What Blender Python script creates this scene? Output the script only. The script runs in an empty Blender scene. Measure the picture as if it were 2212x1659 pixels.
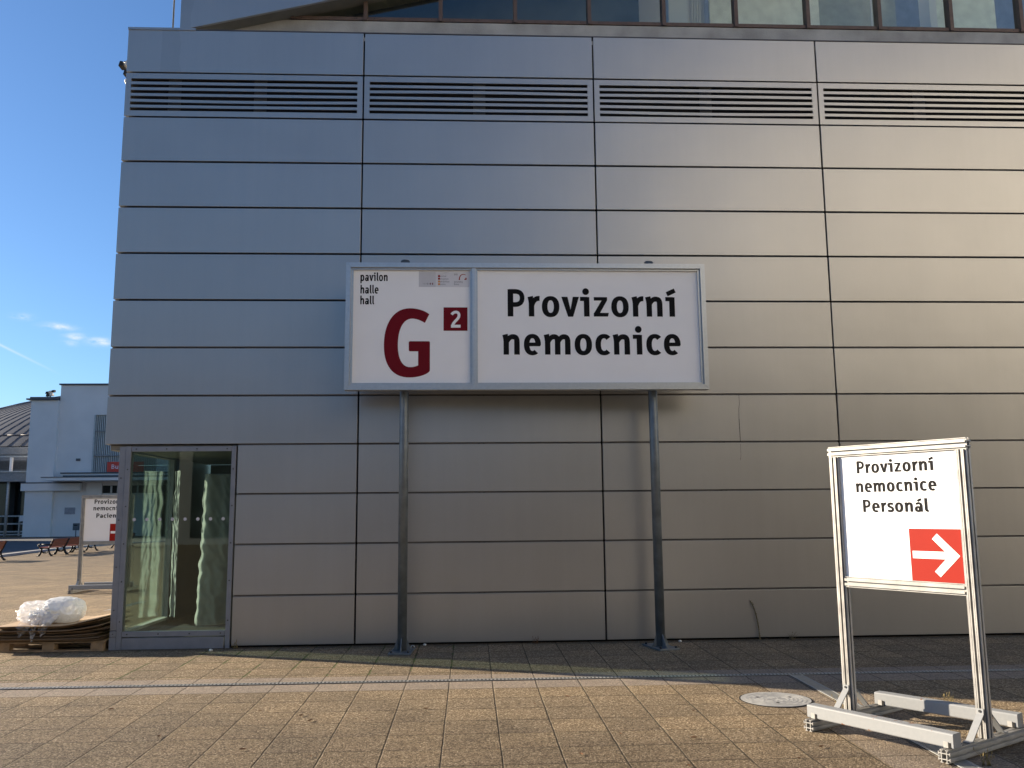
import bpy, bmesh, math, random
from mathutils import Vector, Matrix, noise
R = math.radians
random.seed(7)
scene = bpy.context.scene
COL = scene.collection

# ------------------------------------------------------------------ camera
CAM_POS = Vector((1.3590, -10.8217, 1.5665))
YAW, PITCH, ROLL, FPX = -0.0493, 0.1433, 0.0091, 1900.0
def _cam_matrix():
    cy, sy, cp, sp, cr, sr = math.cos(YAW), math.sin(YAW), math.cos(PITCH), math.sin(PITCH), math.cos(ROLL), math.sin(ROLL)
    rz = Matrix(((cy, -sy, 0), (sy, cy, 0), (0, 0, 1)))
    rx = Matrix(((1, 0, 0), (0, cp, -sp), (0, sp, cp)))
    ry = Matrix(((cr, 0, sr), (0, 1, 0), (-sr, 0, cr)))
    m = rz @ rx @ ry
    r, f, u = m.col[0], m.col[1], m.col[2]
    out = Matrix(((r[0], u[0], -f[0], CAM_POS[0]), (r[1], u[1], -f[1], CAM_POS[1]), (r[2], u[2], -f[2], CAM_POS[2]), (0, 0, 0, 1)))
    return out
cam_data = bpy.data.cameras.new('camera')
cam_data.sensor_width = 36.0
cam_data.lens = 36.0 * FPX / 2212.0
cam_data.clip_start = 0.05
cam_data.clip_end = 3000
cam = bpy.data.objects.new('camera', cam_data)
COL.objects.link(cam)
cam.matrix_world = _cam_matrix()
scene.camera = cam

# ------------------------------------------------------------------ sun, sky, exposure
SUN_EL = R(18.0)
SUN_H = Vector((-0.932, 0.362, 0)).normalized()          # horizontal direction TO the sun
SUN_DIR = Vector((SUN_H.x * math.cos(SUN_EL), SUN_H.y * math.cos(SUN_EL), math.sin(SUN_EL)))
SUN_STRENGTH = 5.0
SKY_STRENGTH = 0.066
EXPOSURE = 1.38
sun_data = bpy.data.lights.new('sun', 'SUN')
sun_data.energy = SUN_STRENGTH
sun_data.angle = R(0.5)
sun_data.color = (1.0, 0.86, 0.67)
sun = bpy.data.objects.new('sun', sun_data)
COL.objects.link(sun)
sun.rotation_euler = (-SUN_DIR).to_track_quat('-Z', 'Y').to_euler()
sun.location = (-30, 12, 30)

scene.view_settings.view_transform = 'Standard'
scene.view_settings.look = 'None'
scene.view_settings.gamma = 1.0
scene.view_settings.exposure = EXPOSURE
scene.view_settings.use_curve_mapping = False

world = bpy.data.worlds.new('World')
scene.world = world
world.use_nodes = True
def pix_dir(px, py):
    m = cam.matrix_world.to_3x3()
    return (m @ Vector(((px - 1106) / FPX, -(py - 829.5) / FPX, -1))).normalized()
def build_world():
    nt = world.node_tree
    nt.nodes.clear()
    N = nt.nodes.new; L = nt.links.new
    out = N('ShaderNodeOutputWorld'); bg = N('ShaderNodeBackground')
    L(bg.outputs[0], out.inputs[0])
    bg.inputs[1].default_value = SKY_STRENGTH
    sky = N('ShaderNodeTexSky'); sky.sky_type = 'NISHITA'; sky.sun_disc = False
    sky.sun_elevation = SUN_EL
    sky.sun_rotation = math.atan2(SUN_H.x, SUN_H.y)
    sky.altitude = 250; sky.air_density = 1.0; sky.dust_density = 0.4; sky.ozone_density = 6.0
    tc = N('ShaderNodeTexCoord')
    nz = N('ShaderNodeTexNoise'); nz.inputs['Scale'].default_value = 55; nz.inputs['Detail'].default_value = 6; nz.inputs['Roughness'].default_value = 0.65
    mp = N('ShaderNodeMapping'); mp.inputs['Scale'].default_value = (1, 1, 2.6)
    L(tc.outputs['Generated'], mp.inputs[0]); L(mp.outputs[0], nz.inputs['Vector'])
    def math_n(op, a, b=None, c=None):
        n = N('ShaderNodeMath'); n.operation = op
        for i, v in enumerate((a, b, c)):
            if v is None: continue
            if isinstance(v, (int, float)): n.inputs[i].default_value = v
            else: L(v, n.inputs[i])
        return n.outputs[0]
    def dot(v):
        n = N('ShaderNodeVectorMath'); n.operation = 'DOT_PRODUCT'
        L(tc.outputs['Generated'], n.inputs[0]); n.inputs[1].default_value = v
        return n.outputs['Value']
    total = None
    up = Vector((0, 0, 1))
    # wispy clouds low over the roofs: direction, angular half width, half height, strength
    for (px, py, wx, wy, k) in ((48, 684, 13, 5, .5), (127, 706, 21, 5, .8), (163, 727, 15, 5, .75), (214, 738, 19, 6, .85), (150, 740, 12, 5, .4)):
        d = pix_dir(px, py); r = d.cross(up).normalized(); u = r.cross(d).normalized()
        a = math_n('DIVIDE', math_n('SUBTRACT', dot(r), 0.0), wx / FPX)
        b = math_n('DIVIDE', math_n('SUBTRACT', dot(u), 0.0), wy / FPX)
        q = math_n('ADD', math_n('MULTIPLY', a, a), math_n('MULTIPLY', b, b))
        g = math_n('EXPONENT', math_n('MULTIPLY', q, -0.8))
        front = math_n('GREATER_THAN', dot(d), 0.5)
        m = math_n('MULTIPLY', math_n('MULTIPLY', g, front), k)
        total = m if total is None else math_n('MAXIMUM', total, m)
    th = math_n('MULTIPLY', math_n('SUBTRACT', nz.outputs['Fac'], 0.36), 3.4)
    cl = math_n('MULTIPLY', total, th)
    # contrail: a thin streak fading towards the roofs
    d0, d1 = pix_dir(-60, 715), pix_dir(132, 810)
    n = d0.cross(d1).normalized(); t = n.cross(d0).normalized()
    span = d1.dot(t)
    dist = math_n('DIVIDE', dot(n), 2.2 / FPX)
    g = math_n('EXPONENT', math_n('MULTIPLY', math_n('MULTIPLY', dist, dist), -1.0))
    along = math_n('SUBTRACT', 1.0, math_n('DIVIDE', dot(t), span))
    along = math_n('MINIMUM', math_n('MAXIMUM', along, 0.0), 1.0)
    front = math_n('GREATER_THAN', dot((d0 + d1).normalized()), 0.5)
    tr = math_n('MULTIPLY', math_n('MULTIPLY', g, along), math_n('MULTIPLY', front, 0.5))
    fac = math_n('MINIMUM', math_n('MAXIMUM', math_n('ADD', math_n('MAXIMUM', cl, 0.0), tr), 0.0), 0.8)
    mix = N('ShaderNodeMixRGB'); mix.blend_type = 'MIX'
    L(fac, mix.inputs[0]); L(sky.outputs[0], mix.inputs[1]); mix.inputs[2].default_value = (6.0, 6.1, 6.4, 1)
    L(mix.outputs[0], bg.inputs[0])
build_world()

# ------------------------------------------------------------------ helpers
SL = 0.0105
def gz(y):
    if y < 0: return SL * max(y, -14)
    if y <= 33: return -SL * y
    return -SL * 33 + min(y - 33, 33) * 0.0034

class MB:
    """Collects boxes, prisms and tubes in one bmesh; build() links them as one mesh object."""
    def __init__(s):
        s.bm = bmesh.new(); s.mats = []
    def mi(s, m):
        if m is None: return 0
        if m not in s.mats: s.mats.append(m)
        return s.mats.index(m)
    def box(s, x0, x1, y0, y1, z0, z1, m=None, bevel=0.0, M=None):
        t = bmesh.new()
        bmesh.ops.create_cube(t, size=1.0)
        for v in t.verts:
            v.co = Vector(((x0 + x1) / 2 + v.co.x * (x1 - x0), (y0 + y1) / 2 + v.co.y * (y1 - y0), (z0 + z1) / 2 + v.co.z * (z1 - z0)))
        if bevel > 0:
            bmesh.ops.bevel(t, geom=t.edges[:], offset=bevel, segments=2, affect='EDGES', profile=0.6)
        if M is not None: t.transform(M)
        s._add(t, m)
    def _add(s, t, m, smooth=False):
        i = s.mi(m)
        for f in t.faces:
            f.material_index = i; f.smooth = smooth and len(f.verts) == 4
        me = bpy.data.meshes.new('tmp'); t.to_mesh(me); t.free()
        s.bm.from_mesh(me); bpy.data.meshes.remove(me)
    def prism(s, pts, d0, d1, axis='y', m=None, M=None):
        """polygon pts (a,b) extruded between d0 and d1 along axis; axis y: (x,z); axis z: (x,y); axis x: (y,z)"""
        def P(a, b, d):
            return Vector((a, d, b)) if axis == 'y' else (Vector((a, b, d)) if axis == 'z' else Vector((d, a, b)))
        t = bmesh.new()
        A = [t.verts.new(P(a, b, d0)) for a, b in pts]; B = [t.verts.new(P(a, b, d1)) for a, b in pts]
        t.faces.new(A); t.faces.new(list(reversed(B)))
        n = len(pts)
        for k in range(n):
            t.faces.new((A[k], B[k], B[(k + 1) % n], A[(k + 1) % n]))
        bmesh.ops.recalc_face_normals(t, faces=t.faces[:])
        if M is not None: t.transform(M)
        s._add(t, m)
    def tube(s, p0, p1, r0, r1=None, seg=12, m=None, caps=True):
        r1 = r0 if r1 is None else r1
        p0, p1 = Vector(p0), Vector(p1)
        t = bmesh.new()
        bmesh.ops.create_cone(t, cap_ends=caps, segments=seg, radius1=r0, radius2=r1, depth=(p1 - p0).length)
        q = (p1 - p0).to_track_quat('Z', 'Y')
        t.transform(Matrix.Translation((p0 + p1) / 2) @ q.to_matrix().to_4x4())
        s._add(t, m, True)
    def path(s, pts, r, seg=6, m=None):
        for a, b in zip(pts, pts[1:]): s.tube(a, b, r, seg=seg, m=m)
    def quad(s, a, b, c, d, m=None):
        t = bmesh.new(); t.faces.new([t.verts.new(Vector(p)) for p in (a, b, c, d)]); s._add(t, m)
    def poly(s, pts, m=None):
        t = bmesh.new(); t.faces.new([t.verts.new(Vector(p)) for p in pts]); s._add(t, m)
    def build(s, name, mat=None, parent=None, loc=None, rotz=0.0, smooth_angle=None):
        me = bpy.data.meshes.new(name); s.bm.to_mesh(me); s.bm.free()
        if s.mats:
            for m in s.mats: me.materials.append(m)
        elif mat is not None: me.materials.append(mat)
        o = bpy.data.objects.new(name, me); COL.objects.link(o)
        if parent is not None: o.parent = parent
        if loc is not None: o.location = loc
        if rotz: o.rotation_euler = (0, 0, rotz)
        return o

def tag(o, label=None, cat=None, group=None, kind=None):
    if label: o['label'] = label
    if cat: o['category'] = cat
    if group: o['group'] = group
    if kind: o['kind'] = kind
    return o
def thing(name, label, cat, loc=(0, 0, 0), rotz=0.0, group=None):
    o = bpy.data.objects.new(name, None); COL.objects.link(o)
    o.empty_display_size = 0.2
    o.location = loc; o.rotation_euler = (0, 0, rotz)
    return tag(o, label, cat, group)
def copy_tree(o, parent=None):
    c = o.copy(); COL.objects.link(c)
    if parent is not None: c.parent = parent
    for ch in list(o.children): copy_tree(ch, c)
    return c

# ------------------------------------------------------------------ materials
def new_mat(name):
    m = bpy.data.materials.new(name); m.use_nodes = True
    nt = m.node_tree
    return m, nt, nt.nodes['Principled BSDF']
def mat(name, col, rough=0.6, metal=0.0, var=0.12, scale=6.0, bump=0.0, bscale=60.0, rvar=0.0, spec=0.5):
    """Principled with procedural colour variation, roughness variation and bump."""
    m, nt, b = new_mat(name); N = nt.nodes.new; L = nt.links.new
    tc = N('ShaderNodeTexCoord')
    nz = N('ShaderNodeTexNoise'); nz.inputs['Scale'].default_value = scale; nz.inputs['Detail'].default_value = 5
    L(tc.outputs['Object'], nz.inputs['Vector'])
    rp = N('ShaderNodeValToRGB')
    rp.color_ramp.elements[0].position = 0.3; rp.color_ramp.elements[1].position = 0.7
    rp.color_ramp.elements[0].color = tuple(c * (1 - var) for c in col) + (1,)
    rp.color_ramp.elements[1].color = tuple(min(1, c * (1 + var)) for c in col) + (1,)
    L(nz.outputs['Fac'], rp.inputs[0]); L(rp.outputs[0], b.inputs['Base Color'])
    b.inputs['Roughness'].default_value = rough; b.inputs['Metallic'].default_value = metal
    b.inputs['Specular IOR Level'].default_value = spec
    if rvar:
        mr = N('ShaderNodeMapRange'); mr.inputs['To Min'].default_value = max(0.02, rough - rvar); mr.inputs['To Max'].default_value = min(1, rough + rvar)
        L(nz.outputs['Fac'], mr.inputs['Value']); L(mr.outputs[0], b.inputs['Roughness'])
    if bump:
        n2 = N('ShaderNodeTexNoise'); n2.inputs['Scale'].default_value = bscale; n2.inputs['Detail'].default_value = 4
        L(tc.outputs['Object'], n2.inputs['Vector'])
        bp = N('ShaderNodeBump'); bp.inputs['Strength'].default_value = bump; bp.inputs['Distance'].default_value = 0.01
        L(n2.outputs['Fac'], bp.inputs['Height']); L(bp.outputs[0], b.inputs['Normal'])
    return m
M = {}
def panel_material():
    m, nt, b = new_mat('clad_aluminium'); N = nt.nodes.new; L = nt.links.new
    tc = N('ShaderNodeTexCoord'); oi = N('ShaderNodeObjectInfo')
    # large soft dirt, rain streaks down the panel, fine grain
    n1 = N('ShaderNodeTexNoise'); n1.inputs['Scale'].default_value = 1.1; n1.inputs['Detail'].default_value = 5
    L(tc.outputs['Object'], n1.inputs['Vector'])
    mp = N('ShaderNodeMapping'); mp.inputs['Scale'].default_value = (9, 1, 0.55)
    n2 = N('ShaderNodeTexNoise'); n2.inputs['Scale'].default_value = 1.0; n2.inputs['Detail'].default_value = 6; n2.inputs['Roughness'].default_value = 0.6
    L(tc.outputs['Object'], mp.inputs[0]); L(mp.outputs[0], n2.inputs['Vector'])
    n3 = N('ShaderNodeTexNoise'); n3.inputs['Scale'].default_value = 170; n3.inputs['Detail'].default_value = 2
    L(tc.outputs['Object'], n3.inputs['Vector'])
    def mth(op, a, b_):
        n = N('ShaderNodeMath'); n.operation = op
        for i, v in enumerate((a, b_)):
            if isinstance(v, (int, float)): n.inputs[i].default_value = v
            else: L(v, n.inputs[i])
        return n.outputs[0]
    s = mth('ADD', mth('MULTIPLY', n1.outputs['Fac'], 0.35), mth('ADD', mth('MULTIPLY', n2.outputs['Fac'], 0.2), mth('MULTIPLY', n3.outputs['Fac'], 0.3)))
    s = mth('ADD', s, mth('MULTIPLY', oi.outputs['Random'], 0.13))
    rp = N('ShaderNodeValToRGB')
    rp.color_ramp.elements[0].position = 0.34; rp.color_ramp.elements[0].color = (0.405, 0.395, 0.38, 1)
    rp.color_ramp.elements[1].position = 0.68; rp.color_ramp.elements[1].color = (0.475, 0.465, 0.445, 1)
    sp = N('ShaderNodeSeparateXYZ'); L(tc.outputs['Object'], sp.inputs[0])
    wx = mth('MULTIPLY', mth('GREATER_THAN', mth('ADD', sp.outputs[0], mth('MULTIPLY', n2.outputs['Fac'], 0.2)), -2.50), mth('LESS_THAN', mth('ADD', sp.outputs[0], mth('MULTIPLY', n1.outputs['Fac'], 0.3)), -2.2))
    wx = mth('MULTIPLY', wx, mth('GREATER_THAN', sp.outputs[2], 7.2))
    s = mth('SUBTRACT', s, mth('MULTIPLY', wx, mth('MULTIPLY', n2.outputs['Fac'], 0.34)))
    L(s, rp.inputs[0]); L(rp.outputs[0], b.inputs['Base Color'])
    b.inputs['Metallic'].default_value = 0.78
    mr = N('ShaderNodeMapRange'); mr.inputs['To Min'].default_value = 0.33; mr.inputs['To Max'].default_value = 0.39
    L(n2.outputs['Fac'], mr.inputs['Value']); L(mr.outputs[0], b.inputs['Roughness'])
    bp = N('ShaderNodeBump'); bp.inputs['Strength'].default_value = 0.16; bp.inputs['Distance'].default_value = 0.03
    L(n1.outputs['Fac'], bp.inputs['Height'])
    bp2 = N('ShaderNodeBump'); bp2.inputs['Strength'].default_value = 0.05; bp2.inputs['Distance'].default_value = 0.002
    L(n3.outputs['Fac'], bp2.inputs['Height']); L(bp.outputs[0], bp2.inputs['Normal']); L(bp2.outputs[0], b.inputs['Normal'])
    return m
M['panel'] = panel_material()
M['dark'] = mat('dark_cavity', (0.012, 0.011, 0.010), 0.9)
M['gapgrey'] = mat('joint_profile', (0.16, 0.15, 0.14), 0.6, 0.2)
M['bracketgrey'] = mat('dark_bracket', (0.07, 0.07, 0.07), 0.6)
M['concrete'] = mat('sill_concrete', (0.36, 0.35, 0.33), 0.85, 0, 0.22, 3.0, 0.3, 40)
M['fascia'] = M['panel']
M['soffit'] = mat('soffit_board', (0.20, 0.19, 0.16), 0.8, 0, 0.1)
M['brownframe'] = mat('brown_frame', (0.12, 0.078, 0.062), 0.55, 0.1, 0.15, 12)
M['frame'] = mat('grey_window_frame', (0.24, 0.25, 0.275), 0.45, 0.35, 0.08, 8)
M['screw'] = mat('screw_head', (0.05, 0.05, 0.05), 0.5, 0.5)
M['galv'] = mat('galvanised_frame', (0.50, 0.52, 0.53), 0.36, 0.75, 0.05, 30, 0.02, 90, 0.05)
M['grate'] = mat('dull_zinc_grate', (0.36, 0.36, 0.34), 0.55, 0.35, 0.1, 20)
M['pole'] = mat('weathered_steel_pole', (0.16, 0.18, 0.19), 0.45, 0.45, 0.22, 9, 0.1, 60, 0.08)
M['white'] = mat('white_sign_face', (0.86, 0.86, 0.87), 0.42, 0, 0.015, 3)
M['black'] = mat('black_lettering', (0.008, 0.008, 0.009), 0.7, 0, 0.1, spec=0.12)
M['darkred'] = mat('dark_red_vinyl', (0.155, 0.006, 0.013), 0.6, 0, 0.04, spec=0.12)
M['red'] = mat('orange_red_vinyl', (0.31, 0.014, 0.005), 0.65, 0, 0.03, spec=0.2)
M['patchgrey'] = mat('logo_patch_grey', (0.56, 0.56, 0.60), 0.5, 0, 0.02)
M['patchlight'] = mat('logo_patch_light', (0.66, 0.66, 0.70), 0.5, 0, 0.02)
M['textgrey'] = mat('grey_print', (0.20, 0.20, 0.24), 0.5)
M['orange'] = mat('orange_print', (0.70, 0.30, 0.08), 0.5)
M['alu'] = mat('alu_extrusion', (0.40, 0.39, 0.37), 0.45, 0.4, 0.18, 9, 0.06, 80, 0.08)
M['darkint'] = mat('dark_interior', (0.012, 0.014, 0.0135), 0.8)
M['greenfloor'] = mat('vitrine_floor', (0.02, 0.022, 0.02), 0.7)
M['white_rail'] = mat('white_rail', (0.62, 0.62, 0.58), 0.5)
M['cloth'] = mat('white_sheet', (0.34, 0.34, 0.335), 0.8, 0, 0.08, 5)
M['dot'] = mat('frosted_dot', (0.50, 0.49, 0.52), 0.7)
M['plaster'] = mat('white_plaster', (0.70, 0.69, 0.68), 0.85, 0, 0.05, 0.6, 0.15, 20)
M['capmetal'] = mat('dark_cap_metal', (0.10, 0.10, 0.11), 0.55, 0.3)
M['slate'] = mat('dark_canopy', (0.055, 0.07, 0.085), 0.5, 0.2)
M['domeroof'] = mat('dome_sheet_metal', (0.075, 0.08, 0.09), 0.6, 0.1, 0.10, 0.5)
M['hallglass'] = mat('hall_glass', (0.035, 0.045, 0.045), 0.12, 0.0, 0.4, 0.8)
M['paleframe'] = mat('pale_steel_frame', (0.45, 0.47, 0.47), 0.5, 0.2)
M['louvre'] = mat('grey_louvre', (0.26, 0.27, 0.28), 0.6, 0.2)
M['darksteel'] = mat('cast_iron', (0.012, 0.011, 0.011), 0.5, 0.2)
M['card_sunlit'] = mat('cardboard_sunlit', (0.36, 0.25, 0.15), 0.9, 0, 0.1, 5)  # lighter copy of the cardboard, sunlight put into the top sheet's colour
M['cardboard'] = mat('cardboard', (0.21, 0.135, 0.072), 0.9, 0, 0.12, 7, 0.2, 60)  # darkened to carry the shade on the stack's front edges
M['cardboard2'] = mat('cardboard_dark', (0.13, 0.085, 0.048), 0.9, 0, 0.15, 7, 0.2, 60)
M['palletwood'] = mat('pallet_wood', (0.30, 0.20, 0.11), 0.85, 0, 0.25, 9, 0.3, 50)
M['asphalt'] = mat('asphalt', (0.06, 0.06, 0.065), 0.9, 0, 0.2, 3, 0.4, 40)
M['kerb'] = mat('kerb_stone', (0.42, 0.40, 0.37), 0.85, 0, 0.1, 5)
M['leaf'] = mat('dry_leaf', (0.17, 0.075, 0.028), 0.8, 0, 0.3, 30)
M['stalk'] = mat('dry_stalk', (0.17, 0.14, 0.08), 0.9, 0, 0.3, 30)
M['weed'] = mat('dry_weed', (0.26, 0.20, 0.08), 0.9, 0, 0.3, 30)
M['stone'] = mat('pale_stone', (0.62, 0.60, 0.55), 0.8, 0, 0.1, 30)
M['cream'] = mat('cream_render', (0.68, 0.655, 0.595), 0.85, 0, 0.08, 0.4)
M['mailbox'] = mat('grey_box', (0.10, 0.11, 0.12), 0.5, 0.3)
M['plaque'] = mat('stone_plaque', (0.30, 0.30, 0.33), 0.7)
M['lampwhite'] = mat('lamp_housing', (0.55, 0.54, 0.50), 0.5, 0.2)
M['boxpaint'] = None

def wood_material():
    m, nt, b = new_mat('bench_slats'); N = nt.nodes.new; L = nt.links.new
    tc = N('ShaderNodeTexCoord'); mp = N('ShaderNodeMapping'); mp.inputs['Scale'].default_value = (30, 2, 30)
    nz = N('ShaderNodeTexNoise'); nz.inputs['Scale'].default_value = 1.5; nz.inputs['Detail'].default_value = 6
    L(tc.outputs['Object'], mp.inputs[0]); L(mp.outputs[0], nz.inputs['Vector'])
    rp = N('ShaderNodeValToRGB'); rp.color_ramp.elements[0].color = (0.17, 0.045, 0.022, 1); rp.color_ramp.elements[1].color = (0.30, 0.085, 0.04, 1)
    L(nz.outputs['Fac'], rp.inputs[0]); L(rp.outputs[0], b.inputs['Base Color']); b.inputs['Roughness'].default_value = 0.55
    return m
M['wood'] = wood_material()

def beam_material():
    """Pale grey paint chipped to rust and primer in a few spots."""
    m, nt, b = new_mat('chipped_grey_paint'); N = nt.nodes.new; L = nt.links.new
    tc = N('ShaderNodeTexCoord')
    n1 = N('ShaderNodeTexNoise'); n1.inputs['Scale'].default_value = 7; n1.inputs['Detail'].default_value = 6; n1.inputs['Roughness'].default_value = 0.55
    n2 = N('ShaderNodeTexNoise'); n2.inputs['Scale'].default_value = 40; n2.inputs['Detail'].default_value = 4
    L(tc.outputs['Object'], n1.inputs['Vector']); L(tc.outputs['Object'], n2.inputs['Vector'])
    r1 = N('ShaderNodeValToRGB'); r1.color_ramp.elements[0].position = 0.645; r1.color_ramp.elements[0].color = (0, 0, 0, 1); r1.color_ramp.elements[1].position = 0.66
    L(n1.outputs['Fac'], r1.inputs[0])
    c1 = N('ShaderNodeMixRGB'); c1.inputs[1].default_value = (0.25, 0.262, 0.268, 1); c1.inputs[2].default_value = (0.295, 0.30, 0.305, 1); L(n2.outputs['Fac'], c1.inputs[0])
    c2 = N('ShaderNodeMixRGB'); L(r1.outputs[0], c2.inputs[0]); L(c1.outputs[0], c2.inputs[1]); c2.inputs[2].default_value = (0.22, 0.10, 0.05, 1)
    L(c2.outputs[0], b.inputs['Base Color']); b.inputs['Roughness'].default_value = 0.55
    bp = N('ShaderNodeBump'); bp.inputs['Strength'].default_value = 0.12; bp.inputs['Distance'].default_value = 0.004
    L(n2.outputs['Fac'], bp.inputs['Height']); L(bp.outputs[0], b.inputs['Normal'])
    return m
M['boxpaint'] = beam_material()

def glass_material(name, tint, gloss_base, gloss_edge, blend):
    """Tinted see-through pane: transparent plus mirror reflection growing towards grazing angles."""
    m = bpy.data.materials.new(name); m.use_nodes = True; nt = m.node_tree; nt.nodes.clear()
    N = nt.nodes.new; L = nt.links.new
    out = N('ShaderNodeOutputMaterial'); mix = N('ShaderNodeMixShader'); tr = N('ShaderNodeBsdfTransparent'); gl = N('ShaderNodeBsdfGlossy')
    tr.inputs[0].default_value = tint + (1,)
    gl.inputs['Roughness'].default_value = 0.01; gl.inputs[0].default_value = (0.93, 1.0, 0.96, 1)
    lw = N('ShaderNodeLayerWeight'); lw.inputs['Blend'].default_value = blend
    mr = N('ShaderNodeMapRange'); mr.inputs['To Min'].default_value = gloss_base; mr.inputs['To Max'].default_value = gloss_edge
    L(lw.outputs['Facing'], mr.inputs['Value']); L(mr.outputs[0], mix.inputs[0])
    L(tr.outputs[0], mix.inputs[1]); L(gl.outputs[0], mix.inputs[2]); L(mix.outputs[0], out.inputs[0])
    return m
M['glass'] = glass_material('vitrine_glass', (0.775, 0.845, 0.81), 0.045, 0.6, 0.28)
M['ribbonglass'] = glass_material('ribbon_glass', (0.93, 0.96, 0.93), 0.025, 0.6, 0.25)

def film_material(name, trans, white):
    m = bpy.data.materials.new(name); m.use_nodes = True; nt = m.node_tree; nt.nodes.clear()
    N = nt.nodes.new; L = nt.links.new
    out = N('ShaderNodeOutputMaterial')
    tr = N('ShaderNodeBsdfTransparent'); df = N('ShaderNodeBsdfTranslucent'); dd = N('ShaderNodeBsdfDiffuse'); gl = N('ShaderNodeBsdfGlossy')
    df.inputs[0].default_value = white + (1,); dd.inputs[0].default_value = white + (1,)
    gl.inputs['Roughness'].default_value = 0.12
    tc = N('ShaderNodeTexCoord'); nz = N('ShaderNodeTexNoise'); nz.inputs['Scale'].default_value = 22; nz.inputs['Detail'].default_value = 5
    L(tc.outputs['Object'], nz.inputs['Vector'])
    bp = N('ShaderNodeBump'); bp.inputs['Strength'].default_value = 0.9; bp.inputs['Distance'].default_value = 0.03
    L(nz.outputs['Fac'], bp.inputs['Height'])
    for n in (df, dd, gl): L(bp.outputs[0], n.inputs['Normal'])
    a = N('ShaderNodeMixShader'); a.inputs[0].default_value = 0.5; L(df.outputs[0], a.inputs[1]); L(dd.outputs[0], a.inputs[2])
    b = N('ShaderNodeMixShader'); b.inputs[0].default_value = 0.28; L(a.outputs[0], b.inputs[1]); L(gl.outputs[0], b.inputs[2])
    c = N('ShaderNodeMixShader'); c.inputs[0].default_value = trans; L(b.outputs[0], c.inputs[1]); L(tr.outputs[0], c.inputs[2])
    L(c.outputs[0], out.inputs[0])
    return m
M['film'] = film_material('clear_film', 0.48, (0.9, 0.9, 0.92))
M['filmthin'] = film_material('thin_film', 0.62, (0.9, 0.9, 0.94))
M['bubble'] = film_material('bubble_wrap', 0.05, (0.92, 0.92, 0.90))

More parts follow.
